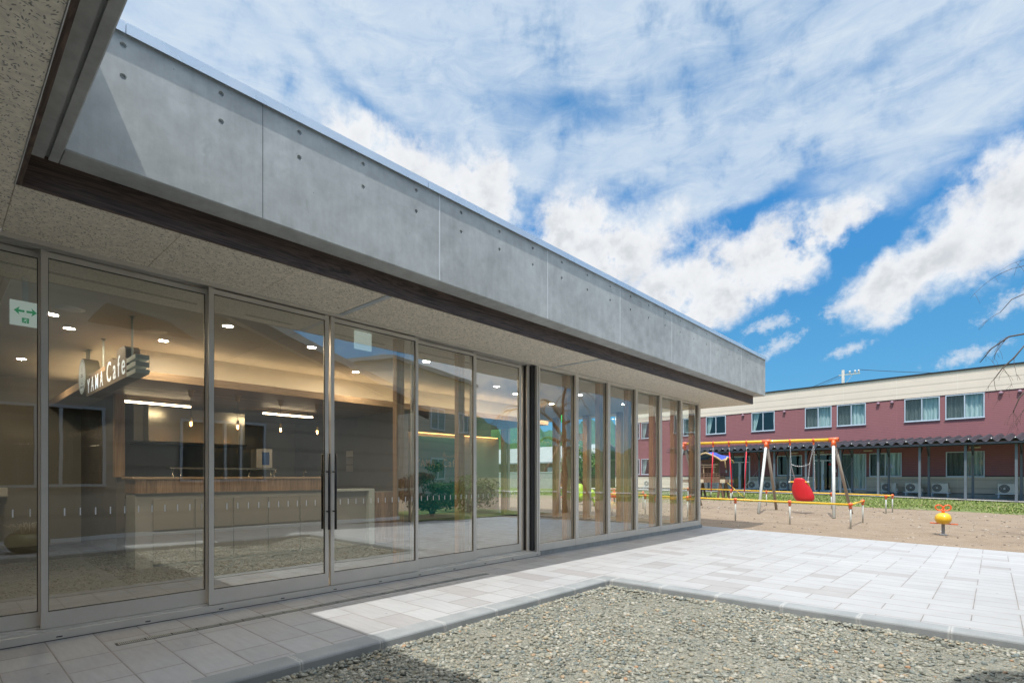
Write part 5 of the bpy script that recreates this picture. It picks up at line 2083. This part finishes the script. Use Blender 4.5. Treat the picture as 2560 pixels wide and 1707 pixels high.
zr = lambda x: 0.555 - 0.015 * x
guard("guard_rail", "low yellow rail in front of the swings with orange ball joints",
      [[(-4.25, 15.1, zr(-4.25)), (2.52, 15.1, zr(2.52))], [(2.52, 15.1, zr(2.52)), (2.42, 17.37, zr(2.4))], [(-4.25, 15.1, zr(-4.25)), (-4.3, 17.4, zr(-4.3))]],
      [(-4.25, 15.1, zr(-4.25)), (-2.98, 15.1, zr(-2.98)), (-1.60, 15.1, zr(-1.6)), (-0.22, 15.1, zr(-.22)), (1.165, 15.1, zr(1.165)), (2.52, 15.1, zr(2.52)), (2.42, 17.37, zr(2.42)), (-4.3, 17.4, zr(-4.3))])
guard("guard_rail", "low yellow rail behind the swings along the grass",
      [[(-5.2, 23.25, zr(-5.2) + 0.02), (2.41, 23.25, zr(2.41))], [(2.41, 23.25, zr(2.41)), (2.35, 22.2, zr(2.35))], [(-5.2, 23.25, zr(-5.2) + 0.02), (-5.2, 22.1, zr(-5.2) + 0.02)]],
      [(2.41, 23.25, zr(2.41)), (2.35, 22.2, zr(2.35)), (0.5, 23.25, zr(0.5)), (-1.84, 23.25, zr(-1.84)), (-3.28, 23.25, zr(-3.28)), (-5.2, 23.25, zr(-5.2) + .02), (-5.2, 22.1, zr(-5.2) + .02)])


def rider(name, label, loc, mbody, mloop, sc_=1.0):
    t = empty(name, label, "spring rider", loc, R(12))
    t.scale = (sc_,) * 3
    m = MB()
    m.lathe([(0.045, -0.03), (0.032, 0.0), (0.032, 0.27)], n=16)
    m.lathe([(0.07, -0.01), (0.07, 0.008), (0.0, 0.008)], n=16)
    m.build("post", MT['grey_pole'], t)
    m = MB()
    m.lathe([(0.0, 0.235), (0.06, 0.238), (0.118, 0.262), (0.150, 0.32), (0.153, 0.375), (0.128, 0.44), (0.075, 0.48), (0.0, 0.49)], n=28)
    for v_i in range(len(m.v)):
        x, y, z = m.v[v_i]
        a = math.atan2(y, x)
        q = 1 - 0.075 * max(0, math.cos(a * 3)) ** 8
        m.v[v_i] = (x * q, y * q * 1.25, z)
    b_ = m.build("body", MT[mbody], t)
    for sgn in (-1, 1):
        m = MB()
        c = Vector((sgn * 0.073, 0, 0.602))
        pts = [c + Vector((0.066 * math.cos(a) * 1.0 + sgn * 0.010 * math.sin(a), 0, 0.060 * math.sin(a))) for a in np.linspace(0, 2 * PI, 22, endpoint=False)]
        m.tube(pts, 0.0155, 10, closed=True)
        m.tube([(sgn * 0.028, 0, 0.56), (sgn * 0.014, 0, 0.52), (sgn * 0.012, 0, 0.46)], 0.017, 10)
        m.build("handle_loop", MT[mloop], t)
    m = MB()
    m.tube([(-0.24, -0.02, 0.255), (0.26, -0.02, 0.235)], 0.013, 8)
    m.build("foot_rest", MT['orange'], t)
    return t


rider("spring_rider", "small yellow spring rider with orange butterfly handles on the sand", (4.255, 15.40, gz(4.25, 15.4) - 0.02), 'yellow', 'orange')
MT['lime'] = M("lime_green_plastic", (0.36, 0.52, 0.015), 0.4)
MT['kelly'] = M("bright_green_plastic", (0.01, 0.30, 0.08), 0.4)
rider("spring_rider", "green spring rider with orange handles seen through the cafe glass", (-9.4, 19.0, 0.05), 'kelly', 'orange', 1.0)
# lime green caterpillar climber seen through the glass
lm = empty("play_sculpture", "lime green animal play sculpture seen through the cafe glass", "play sculpture", (-7.5, 18.3, 0.05), R(-35))
m = MB()
m.ball((-0.5, 0, 0.45), 0.30, 16, 10, (0.9, 0.8, 1.35))
m.tube([(-0.5, 0, 0.35), (-0.1, 0, 0.28), (0.35, 0, 0.36), (0.8, 0, 0.48), (1.05, 0, 0.45)], [0.14, 0.12, 0.14, 0.17, 0.10], 14)
m.build("body", MT['lime'], lm)
for xx in (-0.15, 0.25, 0.9):
    m = MB()
    m.tube([(xx, 0, 0.3), (xx + 0.05, 0.1, 0.14), (xx - 0.02, 0.16, -0.05)], [0.06, 0.05, 0.06], 10)
    m.build("leg", MT['lime'], lm)
rider("spring_rider", "yellow and orange spring rider seen through the cafe glass", (-7.2, 20.2, 0.05), 'orange', 'orange', 0.95)

# ---- portable shrine under a blue tarp
MT['old_wood'] = mat_wood("weathered_shrine_wood", (0.10, 0.055, 0.032), (0.26, 0.155, 0.095), 2, 1.5, 0.75)
MT['tarp'] = M("blue_tarpaulin", (0.022, 0.055, 0.34), 0.42, 0, 0.3, 9.0, 0.6, 9)
MT['tarp_hem'] = M("tan_tarp_hem", (0.50, 0.37, 0.19), 0.7, 0, 0.2, 6)
MT['straw'] = M("pale_wrapping_cloth", (0.62, 0.52, 0.36), 0.8, 0, 0.15, 8)
sn = empty("portable_shrine", "old wooden portable shrine on trestles under a blue tarp", "shrine", (-5.62, 26.9, 0.07), R(4))
for xx in (-0.55, 0.62):
    for yy in (-0.45, 0.45):
        m = MB()
        m.bar((xx - 0.10, yy - 0.1, -0.05), (xx, yy, 0.82), 0.085, 0.085)
        m.bar((xx + 0.14, yy + 0.1, -0.05), (xx, yy, 0.82), 0.085, 0.085)
        m.build("trestle_leg", MT['old_wood'], sn)
for yy in (-0.45, 0.45):
    m = MB()
    m.bar((-1.3, yy, 0.90), (1.0, yy, 0.90), 0.14, 0.15)
    bm_ = m.build("carrying_pole", MT['old_wood'], sn)
    m = MB()
    for xx in (-0.30, 0.75):
        m.bar((xx - 0.12, yy, 0.90), (xx + 0.12, yy, 0.90), 0.165, 0.175)
    m.build("cloth_wrap", MT['straw'], bm_)
m = MB()
m.box(-0.62, 0.60, -0.5, 0.5, 0.98, 1.12)
m.box(-0.56, 0.54, -0.44, 0.44, 1.12, 1.16)
m.build("plinth", MT['old_wood'], sn)
for yy in (-0.48, 0.48):
    m = MB()
    for xx in np.linspace(-0.6, 0.58, 9):
        m.box(xx - 0.015, xx + 0.015, yy - 0.012, yy + 0.012, 1.12, 1.30)
    for z in (1.20, 1.29):
        m.box(-0.63, 0.61, yy - 0.014, yy + 0.014, z - 0.012, z + 0.012)
    m.build("railing", MT['old_wood'], sn)
m = MB()
m.box(-0.36, 0.34, -0.30, 0.30, 1.16, 1.98)
for xx in (-0.2, 0.0, 0.2):
    m.box(xx - 0.015, xx + 0.015, -0.325, -0.30, 1.2, 1.6)
m.build("shrine_house", MT['old_wood'], sn)
m = MB()
for xx in (-0.20, 0.30):
    m.bar((xx, -0.44, 1.12), (xx, -0.44, 1.70), 0.05, 0.05)
m.bar((-0.30, -0.44, 1.60), (0.40, -0.44, 1.60), 0.045, 0.05)
m.bar((-0.40, -0.44, 1.73), (0.05, -0.44, 1.70), 0.055, 0.07)
m.bar((0.05, -0.44, 1.70), (0.50, -0.44, 1.74), 0.055, 0.07)
m.build("torii", MT['tray_edge'], sn)
m = MB()
vs, fs = [], []
nx, ny = 22, 14
for i in range(nx + 1):
    for j in range(ny + 1):
        u, v = -1 + 2 * i / nx, -1 + 2 * j / ny
        z = 2.36 - 0.34 * abs(u) ** 1.5 - 0.16 * abs(v) ** 1.6 + 0.05 * math.sin(u * 9 + v * 3) * abs(u) + 0.03 * math.sin(v * 11) + (0.06 if abs(u) > 0.9 else 0)
        if v < -0.8 and abs(u) < 0.5:
            z += 0.10 * math.cos(u * PI)
        vs.append((u * 0.92, v * 0.75, z))
for i in range(nx):
    for j in range(ny):
        a = i * (ny + 1) + j
        fs.append((a, a + ny + 1, a + ny + 2, a + 1))
m.add(vs, fs, True)
tp = m.build("tarp", MT['tarp'], sn, fix=False)
m = MB()
edge = [vs[i * (ny + 1)] for i in range(nx + 1)]
m.tube([(p[0], p[1] - 0.01, p[2] - 0.03) for p in edge], 0.045, 7)
m.tube([(vs[nx * (ny + 1) + j][0], vs[nx * (ny + 1) + j][1], vs[nx * (ny + 1) + j][2] - 0.03) for j in range(ny + 1)], 0.04, 7)
m.tube([(0.90, -0.73, 2.0), (0.93, -0.74, 1.85), (0.96, -0.72, 1.55)], [0.035, 0.028, 0.03], 7)
m.build("tarp_hem", MT['tarp_hem'], tp)
m = MB()
m.tube([(0.86, -0.48, 0.92), (1.9, -0.6, 0.02)], 0.014, 6)
m.tube([(-0.42, -0.48, 0.95), (-0.95, -0.7, 0.5)], 0.014, 6)
m.build("guy_rope", MT['yellow'], sn)

# ---- utility pole with wires
up = empty("utility_pole", "concrete utility pole with three white insulators beyond the roof", "utility pole", (-8.5, 75.0, 0))
m = MB()
m.tube([(0, 0, 0), (0, 0, 14.15)], [0.24, 0.15], 14)
m.build("pole", MT['found'], up)
m = MB()
m.box(-0.45, 1.75, -0.06, 0.06, 13.50, 13.62)
m.bar((1.0, 0, 13.5), (0.1, 0, 12.2), 0.04, 0.04)
m.build("crossarm", MT['galv'], up)
for xx in (0.70, 1.25, 1.62):
    m = MB()
    m.lathe([(0.04, 13.62), (0.10, 13.68), (0.06, 13.78), (0.12, 13.84), (0.07, 13.98), (0.0, 14.0)], c=(xx, 0, 0), n=12)
    m.build("insulator", MT['white_paint'], up)
m = MB()


def wire(a, b, sag, r=0.018):
    m.tube([(a[0] + (b[0] - a[0]) * u, a[1] + (b[1] - a[1]) * u, a[2] + (b[2] - a[2]) * u - sag * 4 * u * (1 - u)) for u in np.linspace(0, 1, 15)], r, 5)


wire((1.62, 0, 14.0), (40, 20, 14.6), 1.5, 0.030)
for k, xx in enumerate((-0.4, 0.70, 1.25)):
    wire((xx, 0, 13.9 if xx > 0 else 13.55), (-34 + k, 30, 12.0), 1.0)
m.build("wire", MT['dark_trim'], up)
#=====P5=====

# ================================================================== TREES AND SHRUBS
MT['bark'] = M("grey_cherry_bark", (0.115, 0.085, 0.068), 0.9, 0, 0.3, 9.0, 0.6, 40)
MT['twig'] = M("bare_twig", (0.105, 0.062, 0.052), 0.85, 0, 0.2, 9.0)
ch = empty("weeping_cherry", "bare weeping cherry tree whose thin drooping twigs hang at the right edge", "tree", (6.75, 16.0, -0.1))
rt = random.Random(21)
mt_, ml_, mw_ = MB(), MB(), MB()
mt_.tube([(0, 0, -0.1), (0.03, 0.02, 0.5), (-0.05, 0.05, 1.4), (0.05, 0, 2.2), (0.0, 0.06, 2.9), (0.08, 0.0, 3.5)], [0.21, 0.155, 0.135, 0.125, 0.10, 0.07], 14)


def droop(mb, p, d, L, r, n=9, grav=0.10, wig=0.06):
    p, d = Vector(p), Vector(d).normalized()
    pts, rs = [p.copy()], [r]
    for i in range(n):
        d = d + Vector((rt.gauss(0, wig), rt.gauss(0, wig), rt.gauss(0, wig) - grav))
        d.normalize()
        p = p + d * L / n
        pts.append(p.copy())
        rs.append(max(0.0022, r * (1 - 0.82 * (i + 1) / n)))
    mb.tube(pts, rs, 6)
    return pts


def fan(pts, k, L, r, mb):
    for _ in range(k):
        i = rt.randrange(2, len(pts))
        q = pts[i]
        d = (pts[i] - pts[i - 1]).normalized() + Vector((rt.gauss(0, 0.55), rt.gauss(0, 0.55), rt.gauss(0.05, 0.3)))
        tw = droop(mb, q, d, L * rt.uniform(0.5, 1.2), r, 8, 0.20, 0.10)
        for _ in range(2):
            j = rt.randrange(2, len(tw))
            droop(mb, tw[j], Vector((rt.gauss(0, 0.6), rt.gauss(0, 0.6), -0.5)), L * rt.uniform(0.25, 0.6), r * 0.5, 6, 0.22, 0.10)


limbs = [((0.0, 0.06, 2.6), (-0.75, -0.45, 0.75)), ((0.05, 0, 3.2), (-0.6, 0.2, 0.9)), ((0.03, 0, 2.3), (-0.8, 0.5, 0.55)), ((0.05, 0.0, 2.9), (0.7, -0.4, 0.8)), ((0, 0, 3.3), (0.4, 0.7, 0.8)),
         ((0, 0.0, 3.4), (-0.1, -0.8, 0.8)), ((0, 0, 2.5), (0.8, 0.4, 0.5)), ((0.05, 0, 3.4), (0.05, 0.1, 1.0)), ((0, 0, 2.0), (0.1, 0.9, 0.5)), ((0.05, 0, 3.45), (-0.5, -0.6, 0.9))]
for p, d in limbs:
    pts = droop(ml_, p, d, rt.uniform(2.4, 3.0) * (0.36 if d[0] < -0.3 else 1.0), 0.075, 11, 0.13, 0.09)
    for _ in range(4):
        i = rt.randrange(4, len(pts))
        dd = (pts[i] - pts[i - 1]).normalized() + Vector((rt.gauss(0, 0.5), rt.gauss(0, 0.5), rt.uniform(0, 0.4)))
        sub = droop(ml_, pts[i], dd, rt.uniform(0.9, 1.5) * (0.4 if d[0] < -0.3 else 1.0), 0.022, 9, 0.17, 0.10)
        fan(sub, 4, 0.45 if d[0] < -0.3 else 0.9, 0.006, mw_)
    fan(pts, 3, 0.5 if d[0] < -0.3 else 1.0, 0.007, mw_)
# the limbs that reach into the picture on the right
def reach(pix, r0, k, L, mb=ml_):
    pts = [Vector(q) - Vector((6.75, 16.0, -0.1)) for q in pix]
    n = len(pts)
    mb.tube(pts, [r0 * (1 - 0.8 * i / (n - 1)) + 0.003 for i in range(n)], 7)
    fan(pts, k, L, 0.005, mw_)
    return pts


CR = [[(5.95, 15.7, 3.95), (5.66, 15.5, 4.20), (5.34, 15.4, 4.16), (5.06, 15.4, 3.95), (4.88, 15.4, 3.68)],
      [(5.95, 15.7, 3.70), (5.62, 15.55, 4.02), (5.42, 15.5, 3.72), (5.24, 15.45, 3.52), (5.10, 15.4, 3.28)],
      [(6.3, 15.8, 4.6), (5.70, 15.5, 5.08), (5.38, 15.45, 4.95), (5.20, 15.4, 4.70)],
      [(6.2, 15.8, 3.2), (5.68, 15.5, 3.12), (5.50, 15.45, 2.86), (5.40, 15.4, 2.55)],
      [(6.2, 15.7, 3.0), (5.75, 15.5, 2.92), (5.58, 15.45, 2.62)]]
for k, c_ in enumerate(CR):
    reach(c_, 0.022 if k != 2 else 0.012, (5, 5, 1, 3, 2)[k], 0.5)
mt_.build("trunk", MT['bark'], ch)
ml_.build("limbs", MT['bark'], ch)
tag(mw_.build("twigs", MT['twig'], ch), kind='stuff')
MT['prop'] = M("peeled_log_prop", (0.42, 0.34, 0.25), 0.8, 0, 0.15, 5)
for a, b in (((-0.75, -1.4, 0), (-0.1, -0.1, 2.35)), ((1.5, -0.6, 0), (0.15, 0, 2.5)), ((-0.4, 1.6, 0), (0, 0.1, 2.4))):
    m = MB()
    m.tube([a, b], 0.04, 10)
    m.build("support_prop", MT['prop'], ch)


def leaf_cloud(name, mat, parent, blobs, n, size, seed, flat=0.6):
    r2 = np.random.default_rng(seed)
    B = np.array(blobs, float)
    w = B[:, 3] * B[:, 4] * B[:, 5]
    idx = r2.choice(len(B), n, p=w / w.sum())
    d = r2.normal(0, 1, (n, 3))
    d /= np.linalg.norm(d, axis=1)[:, None]
    rad = r2.uniform(0.35, 1.0, n) ** 0.55 * r2.uniform(0.8, 1.12, n)
    C = B[idx, :3] + d * rad[:, None] * B[idx, 3:6]
    k = np.sin(C[:, 0] * 5.1 + seed) * np.sin(C[:, 1] * 4.3) * np.sin(C[:, 2] * 6.1) > -0.42
    C, d = C[k], d[k]
    n = len(C)
    u = r2.normal(0, 1, (n, 3))
    u -= d * (u * d).sum(1)[:, None] * flat
    u /= np.linalg.norm(u, axis=1)[:, None]
    v = np.cross(d + r2.normal(0, 0.5, (n, 3)), u)
    v /= np.linalg.norm(v, axis=1)[:, None] + 1e-9
    s_ = size * r2.uniform(0.6, 1.3, n)[:, None]
    V = np.stack([C - u * s_, C + v * s_ * 0.55, C + u * s_, C - v * s_ * 0.55], 1).reshape(-1, 3)
    F = np.arange(4 * n).reshape(-1, 4)
    o = mesh_np(name, V, F, mat)
    o.parent = parent
    return o


MT['leaf'] = mat_island("green_leaf", [(0, (0.030, 0.085, 0.014)), (0.5, (0.075, 0.16, 0.028)), (1, (0.15, 0.24, 0.05))], 0.6, 0.1)
MT['leaf_dark'] = mat_island("pine_leaf", [(0, (0.014, 0.05, 0.012)), (0.5, (0.04, 0.10, 0.02)), (1, (0.10, 0.15, 0.03))], 0.7, 0.1)
MT['leaf_red'] = mat_island("maple_leaf", [(0, (0.10, 0.03, 0.015)), (0.5, (0.20, 0.065, 0.03)), (1, (0.26, 0.13, 0.05))], 0.7, 0.1)

gt = empty("green_tree", "round green leafy tree seen through the far glass of the cafe", "tree", (-20.5, 36.5, 0.0))
m = MB()
m.tube([(0, 0, -0.1), (0.1, 0, 0.8), (0.0, 0.1, 1.6), (0.1, 0, 2.6)], [0.13, 0.10, 0.09, 0.05], 9)
for a in (0.4, 1.7, 2.9, 4.2, 5.4):
    m.tube([(0, 0, 0.5 + 0.2 * a / 5), (0.6 * math.cos(a), 0.6 * math.sin(a), 1.3), (1.1 * math.cos(a), 1.1 * math.sin(a), 2.2)], [0.06, 0.05, 0.02], 7)
m.build("trunk", MT['bark'], gt)
leaf_cloud("crown", MT['leaf'], gt, [(0, 0, 2.6, 1.6, 1.6, 1.2), (-1.1, 0.2, 2.1, 1.1, 1.1, 0.9), (1.1, 0, 2.0, 1.1, 1.1, 0.9), (0.3, -0.6, 1.6, 1.2, 1.0, 0.8), (0.1, 0, 3.4, 0.9, 0.9, 0.6)], 5200, 0.10, 4)

# garden bed right of the paving, mirrored in the glass
def shrub(label, loc, blobs, mat, n, seed, size=0.05, name="garden_shrub"):
    t = empty(name, label, "shrub", loc)
    m = MB()
    for b in blobs:
        m.tube([(0, 0, 0), (b[0] * 0.5, b[1] * 0.5, b[2] * 0.5), (b[0], b[1], b[2])], [0.04, 0.03, 0.012], 7)
    m.build("stem", MT['bark'], t)
    leaf_cloud("foliage", mat, t, blobs, n, size, seed)
    return t


shrub("tiered green pine shrub mirrored behind the teal banner", (8.0, 10.8, -0.12), [(0, 0, 0.5, 0.9, 0.9, 0.28), (-0.3, 0.3, 0.95, 0.7, 0.7, 0.22), (0.4, -0.2, 1.25, 0.55, 0.55, 0.2), (0, 0.1, 1.6, 0.35, 0.35, 0.18)], MT['leaf_dark'], 3200, 31)
shrub("broad yellow green shrub mirrored in the rear track leaf", (8.6, 12.9, -0.14), [(0, 0, 0.6, 1.2, 1.1, 0.5), (0.5, 0.6, 1.0, 0.8, 0.8, 0.45), (-0.6, 0.3, 0.9, 0.7, 0.7, 0.4)], MT['leaf'], 3600, 32)
shrub("low red maple shrub mirrored beside the wall edge", (7.6, 9.55, -0.10), [(0, 0, 0.75, 0.55, 0.5, 0.16), (0.2, 0.1, 1.1, 0.5, 0.5, 0.16), (-0.2, 0.4, 1.3, 0.4, 0.4, 0.12)], MT['leaf_red'], 1700, 33)
m = MB()
m.add(*grid_mesh(6.9, 12, 9.3, 15.5, 12, 14, lambda x, y: gz(x, y) + 0.02 + 0.10 * math.sin((x - 6.9) / 5.1 * PI) * math.sin((y - 9.3) / 6.2 * PI)))
structure("garden_bed", m, MT['grassland'])
pot = empty("round_pot", "round glazed pot with dry plants mirrored in the leftmost glass", "plant pot", (5.95, 1.05, 0.004))
m = MB()
m.lathe([(0.0, 0.0), (0.13, 0.0), (0.22, 0.06), (0.27, 0.15), (0.26, 0.24), (0.20, 0.30), (0.18, 0.31), (0.18, 0.28), (0.0, 0.28)], n=26)
m.build("bowl", M("green_brown_glaze", (0.12, 0.13, 0.05), 0.4, 0, 0.7, 4.0), pot)
m = MB()
for k in range(70):
    a, r_ = rt.uniform(0, 6.28), rt.uniform(0, 0.16)
    m.tube([(r_ * math.cos(a), r_ * math.sin(a), 0.28), (r_ * 1.3 * math.cos(a), r_ * 1.3 * math.sin(a), 0.38 + rt.uniform(0, 0.08)), (r_ * 1.8 * math.cos(a), r_ * 1.8 * math.sin(a), 0.36 + rt.uniform(0, 0.1))], 0.006, 4)
tag(m.build("dry_stems", MT['straw'], pot), kind='stuff')

# ================================================================== NEIGHBOURING WING (seen as a reflection, with an added slab that shades the bed corner)
nb = empty("neighbour_wing", "grey clad neighbouring wing with gabled roof facing the cafe glass", "building", (0, 0, 0))
MT['nb_wall'] = mat_siding("brown_grey_cladding", (0.27, 0.25, 0.21), 0.455, 3.0, 0.35)
MT['nb_sash'] = M("grey_window_sash", (0.34, 0.39, 0.44), 0.4, 0.3)
MT['nb_trim'] = M("grey_roof_fascia", (0.24, 0.25, 0.245), 0.5)
MT['blind'] = mat_siding("dark_blind_slats", (0.045, 0.045, 0.042), 0.035, None, 0.6)
rk = lambda y: 3.62 + (8.35 - y) * 0.318
m = MB()
W_ = [(0.35, 2.30, 1.00, 2.52), (3.55, 5.28, 1.09, 2.42)]
ysb = sorted({-9.0, 9.0} | {q for w_ in W_ for q in w_[:2]})
for a, b in zip(ysb, ysb[1:]):
    hole = [w_ for w_ in W_ if w_[0] <= a and b <= w_[1]]
    if hole:
        m.quad((7.4, a, -0.3), (7.4, b, -0.3), (7.4, b, hole[0][2]), (7.4, a, hole[0][2]))
        m.quad((7.4, a, hole[0][3]), (7.4, b, hole[0][3]), (7.4, b, rk(max(b, 1.5)) - 0.2), (7.4, a, rk(max(a, 1.5)) - 0.2))
    else:
        m.quad((7.4, a, -0.3), (7.4, b, -0.3), (7.4, b, rk(max(b, 1.5)) - 0.2), (7.4, a, rk(max(a, 1.5)) - 0.2))
m.quad((7.4, 9.0, -0.3), (14, 9.0, -0.3), (14, 9.0, 3.5), (7.4, 9.0, 3.5))
m.build("wall", MT['nb_wall'], nb)
m = MB()
m.box(7.36, 7.40, -9, 9.0, -0.02, 0.07)
m.build("base_trim", MT['sash'], nb)
m = MB()
top = [(-9.0, rk(1.5) - 3.0), (1.5, rk(1.5)), (9.6, rk(9.6))]
m.prism(top + [(9.6, rk(9.6) - 0.16), (1.5, rk(1.5) - 0.16), (-9.0, top[0][1] - 0.16)], 6.62, 14.0, 0)
m.build("roof", MT['nb_trim'], nb)
m = MB()
m.prism([(1.5, rk(1.5) - 0.165), (9.6, rk(9.6) - 0.165), (9.6, rk(9.6) - 0.40), (1.5, rk(1.5) - 0.40)], 6.66, 6.70, 0)
m.build("barge_board", MT['dark_trim'], nb)
for (a, b, c, d) in W_:
    m = MB()
    f = 0.05
    m.box(7.34, 7.44, a, b, c, c + f)
    m.box(7.34, 7.44, a, b, d - f, d)
    for q in (a, (a + b) / 2 - 0.05, (a + b) / 2 + 0.28, b - 0.06):
        m.box(7.345, 7.435, q, q + 0.05, c + f, d - f)
    w = m.build("window", MT['nb_sash'], nb)
    g = MB()
    g.quad((7.39, a, c), (7.39, b, c), (7.39, b, d), (7.39, a, d))
    g.build("pane", MT['glass_far'], w)
    g = MB()
    g.quad((7.50, a, c), (7.50, b, c), (7.50, b, d), (7.50, a, d))
    g.build("blind", MT['blind'], w)
# unseen slab added to cast the shadow across the bed corner
m = MB()
m.prism([(5.16, 1.90), (5.66, 2.94), (6.62, 3.60), (6.62, 1.90)], 3.95, 3.97, 2)
m.build("corner_shadow_slab", MT['dark_trim'], nb)

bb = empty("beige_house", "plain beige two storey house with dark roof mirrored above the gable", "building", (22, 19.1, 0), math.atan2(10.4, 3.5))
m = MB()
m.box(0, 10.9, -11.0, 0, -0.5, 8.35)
m.build("wall", mat_siding("shaded_house_siding", (0.42, 0.40, 0.35), 0.6, 3.0, 0.25, 0.0), bb)  # wall colour darkened to stand for the face lying in shade
m = MB()
m.box(-0.25, 11.2, -11.2, 0.25, 8.35, 8.62)
m.build("roof", MT['nb_trim'], bb)
for xx, zz, wd_ in ((4.3, 4.5, 1.9), (8.2, 4.5, 1.4), (4.3, 1.0, 1.9)):
    m = MB()
    f = 0.09
    m.box(xx, xx + wd_, -0.03, 0.06, zz, zz + f)
    m.box(xx, xx + wd_, -0.03, 0.06, zz + 1.5 - f, zz + 1.5)
    for q in (xx, xx + wd_ / 2 - f / 2, xx + wd_ - f):
        m.box(q, q + f, -0.03, 0.06, zz + f, zz + 1.5 - f)
    w = m.build("window", MT['sash'], bb)
    m = MB()
    m.box(xx + 0.02, xx + wd_ - 0.02, -0.02, 0.03, zz + 0.02, zz + 1.48)
    m.build("pane", MT['glass_far'], w)

# ---- things in the distance behind the cafe, seen through two panes
fb = empty("tin_roofed_shed", "long beige shed with pale tin roof seen through the cafe", "building", (-38, 46, 0), R(-6))
m = MB()
m.box(-12, 12, 0, 7, -0.3, 2.9)
m.build("wall", mat_wood("orange_shed_boards", (0.20, 0.10, 0.04), (0.42, 0.24, 0.11), 2, 0.5, 0.7, planks=(0, 0.3)), fb)
m = MB()
m.prism([(-0.9, 2.75), (3.5, 4.7), (8, 2.75), (8, 2.62), (3.5, 4.55), (-0.9, 2.62)], -13, 13, 0)
m.build("roof", M("pale_tin_roof", (0.42, 0.44, 0.42), 0.45, 0.3, 0.1, 0.6), fb)
m = MB()
m.box(7.3, 8.8, -0.05, 0.02, -0.2, 2.2)
m.build("door", MT['panel_grey'], fb)
fw = empty("boundary_wall", "low pale boundary wall across the grass seen through the cafe", "wall", (-30, 40.5, 0))
m = MB()
m.box(-18, 4.0, 0, 0.15, -0.2, 1.55)
m.build("panel", MT['found'], fw)
m = MB()
m.box(-18, 4.0, -0.03, 0.18, 1.55, 1.64)
m.build("cap", MT['galv'], fw)
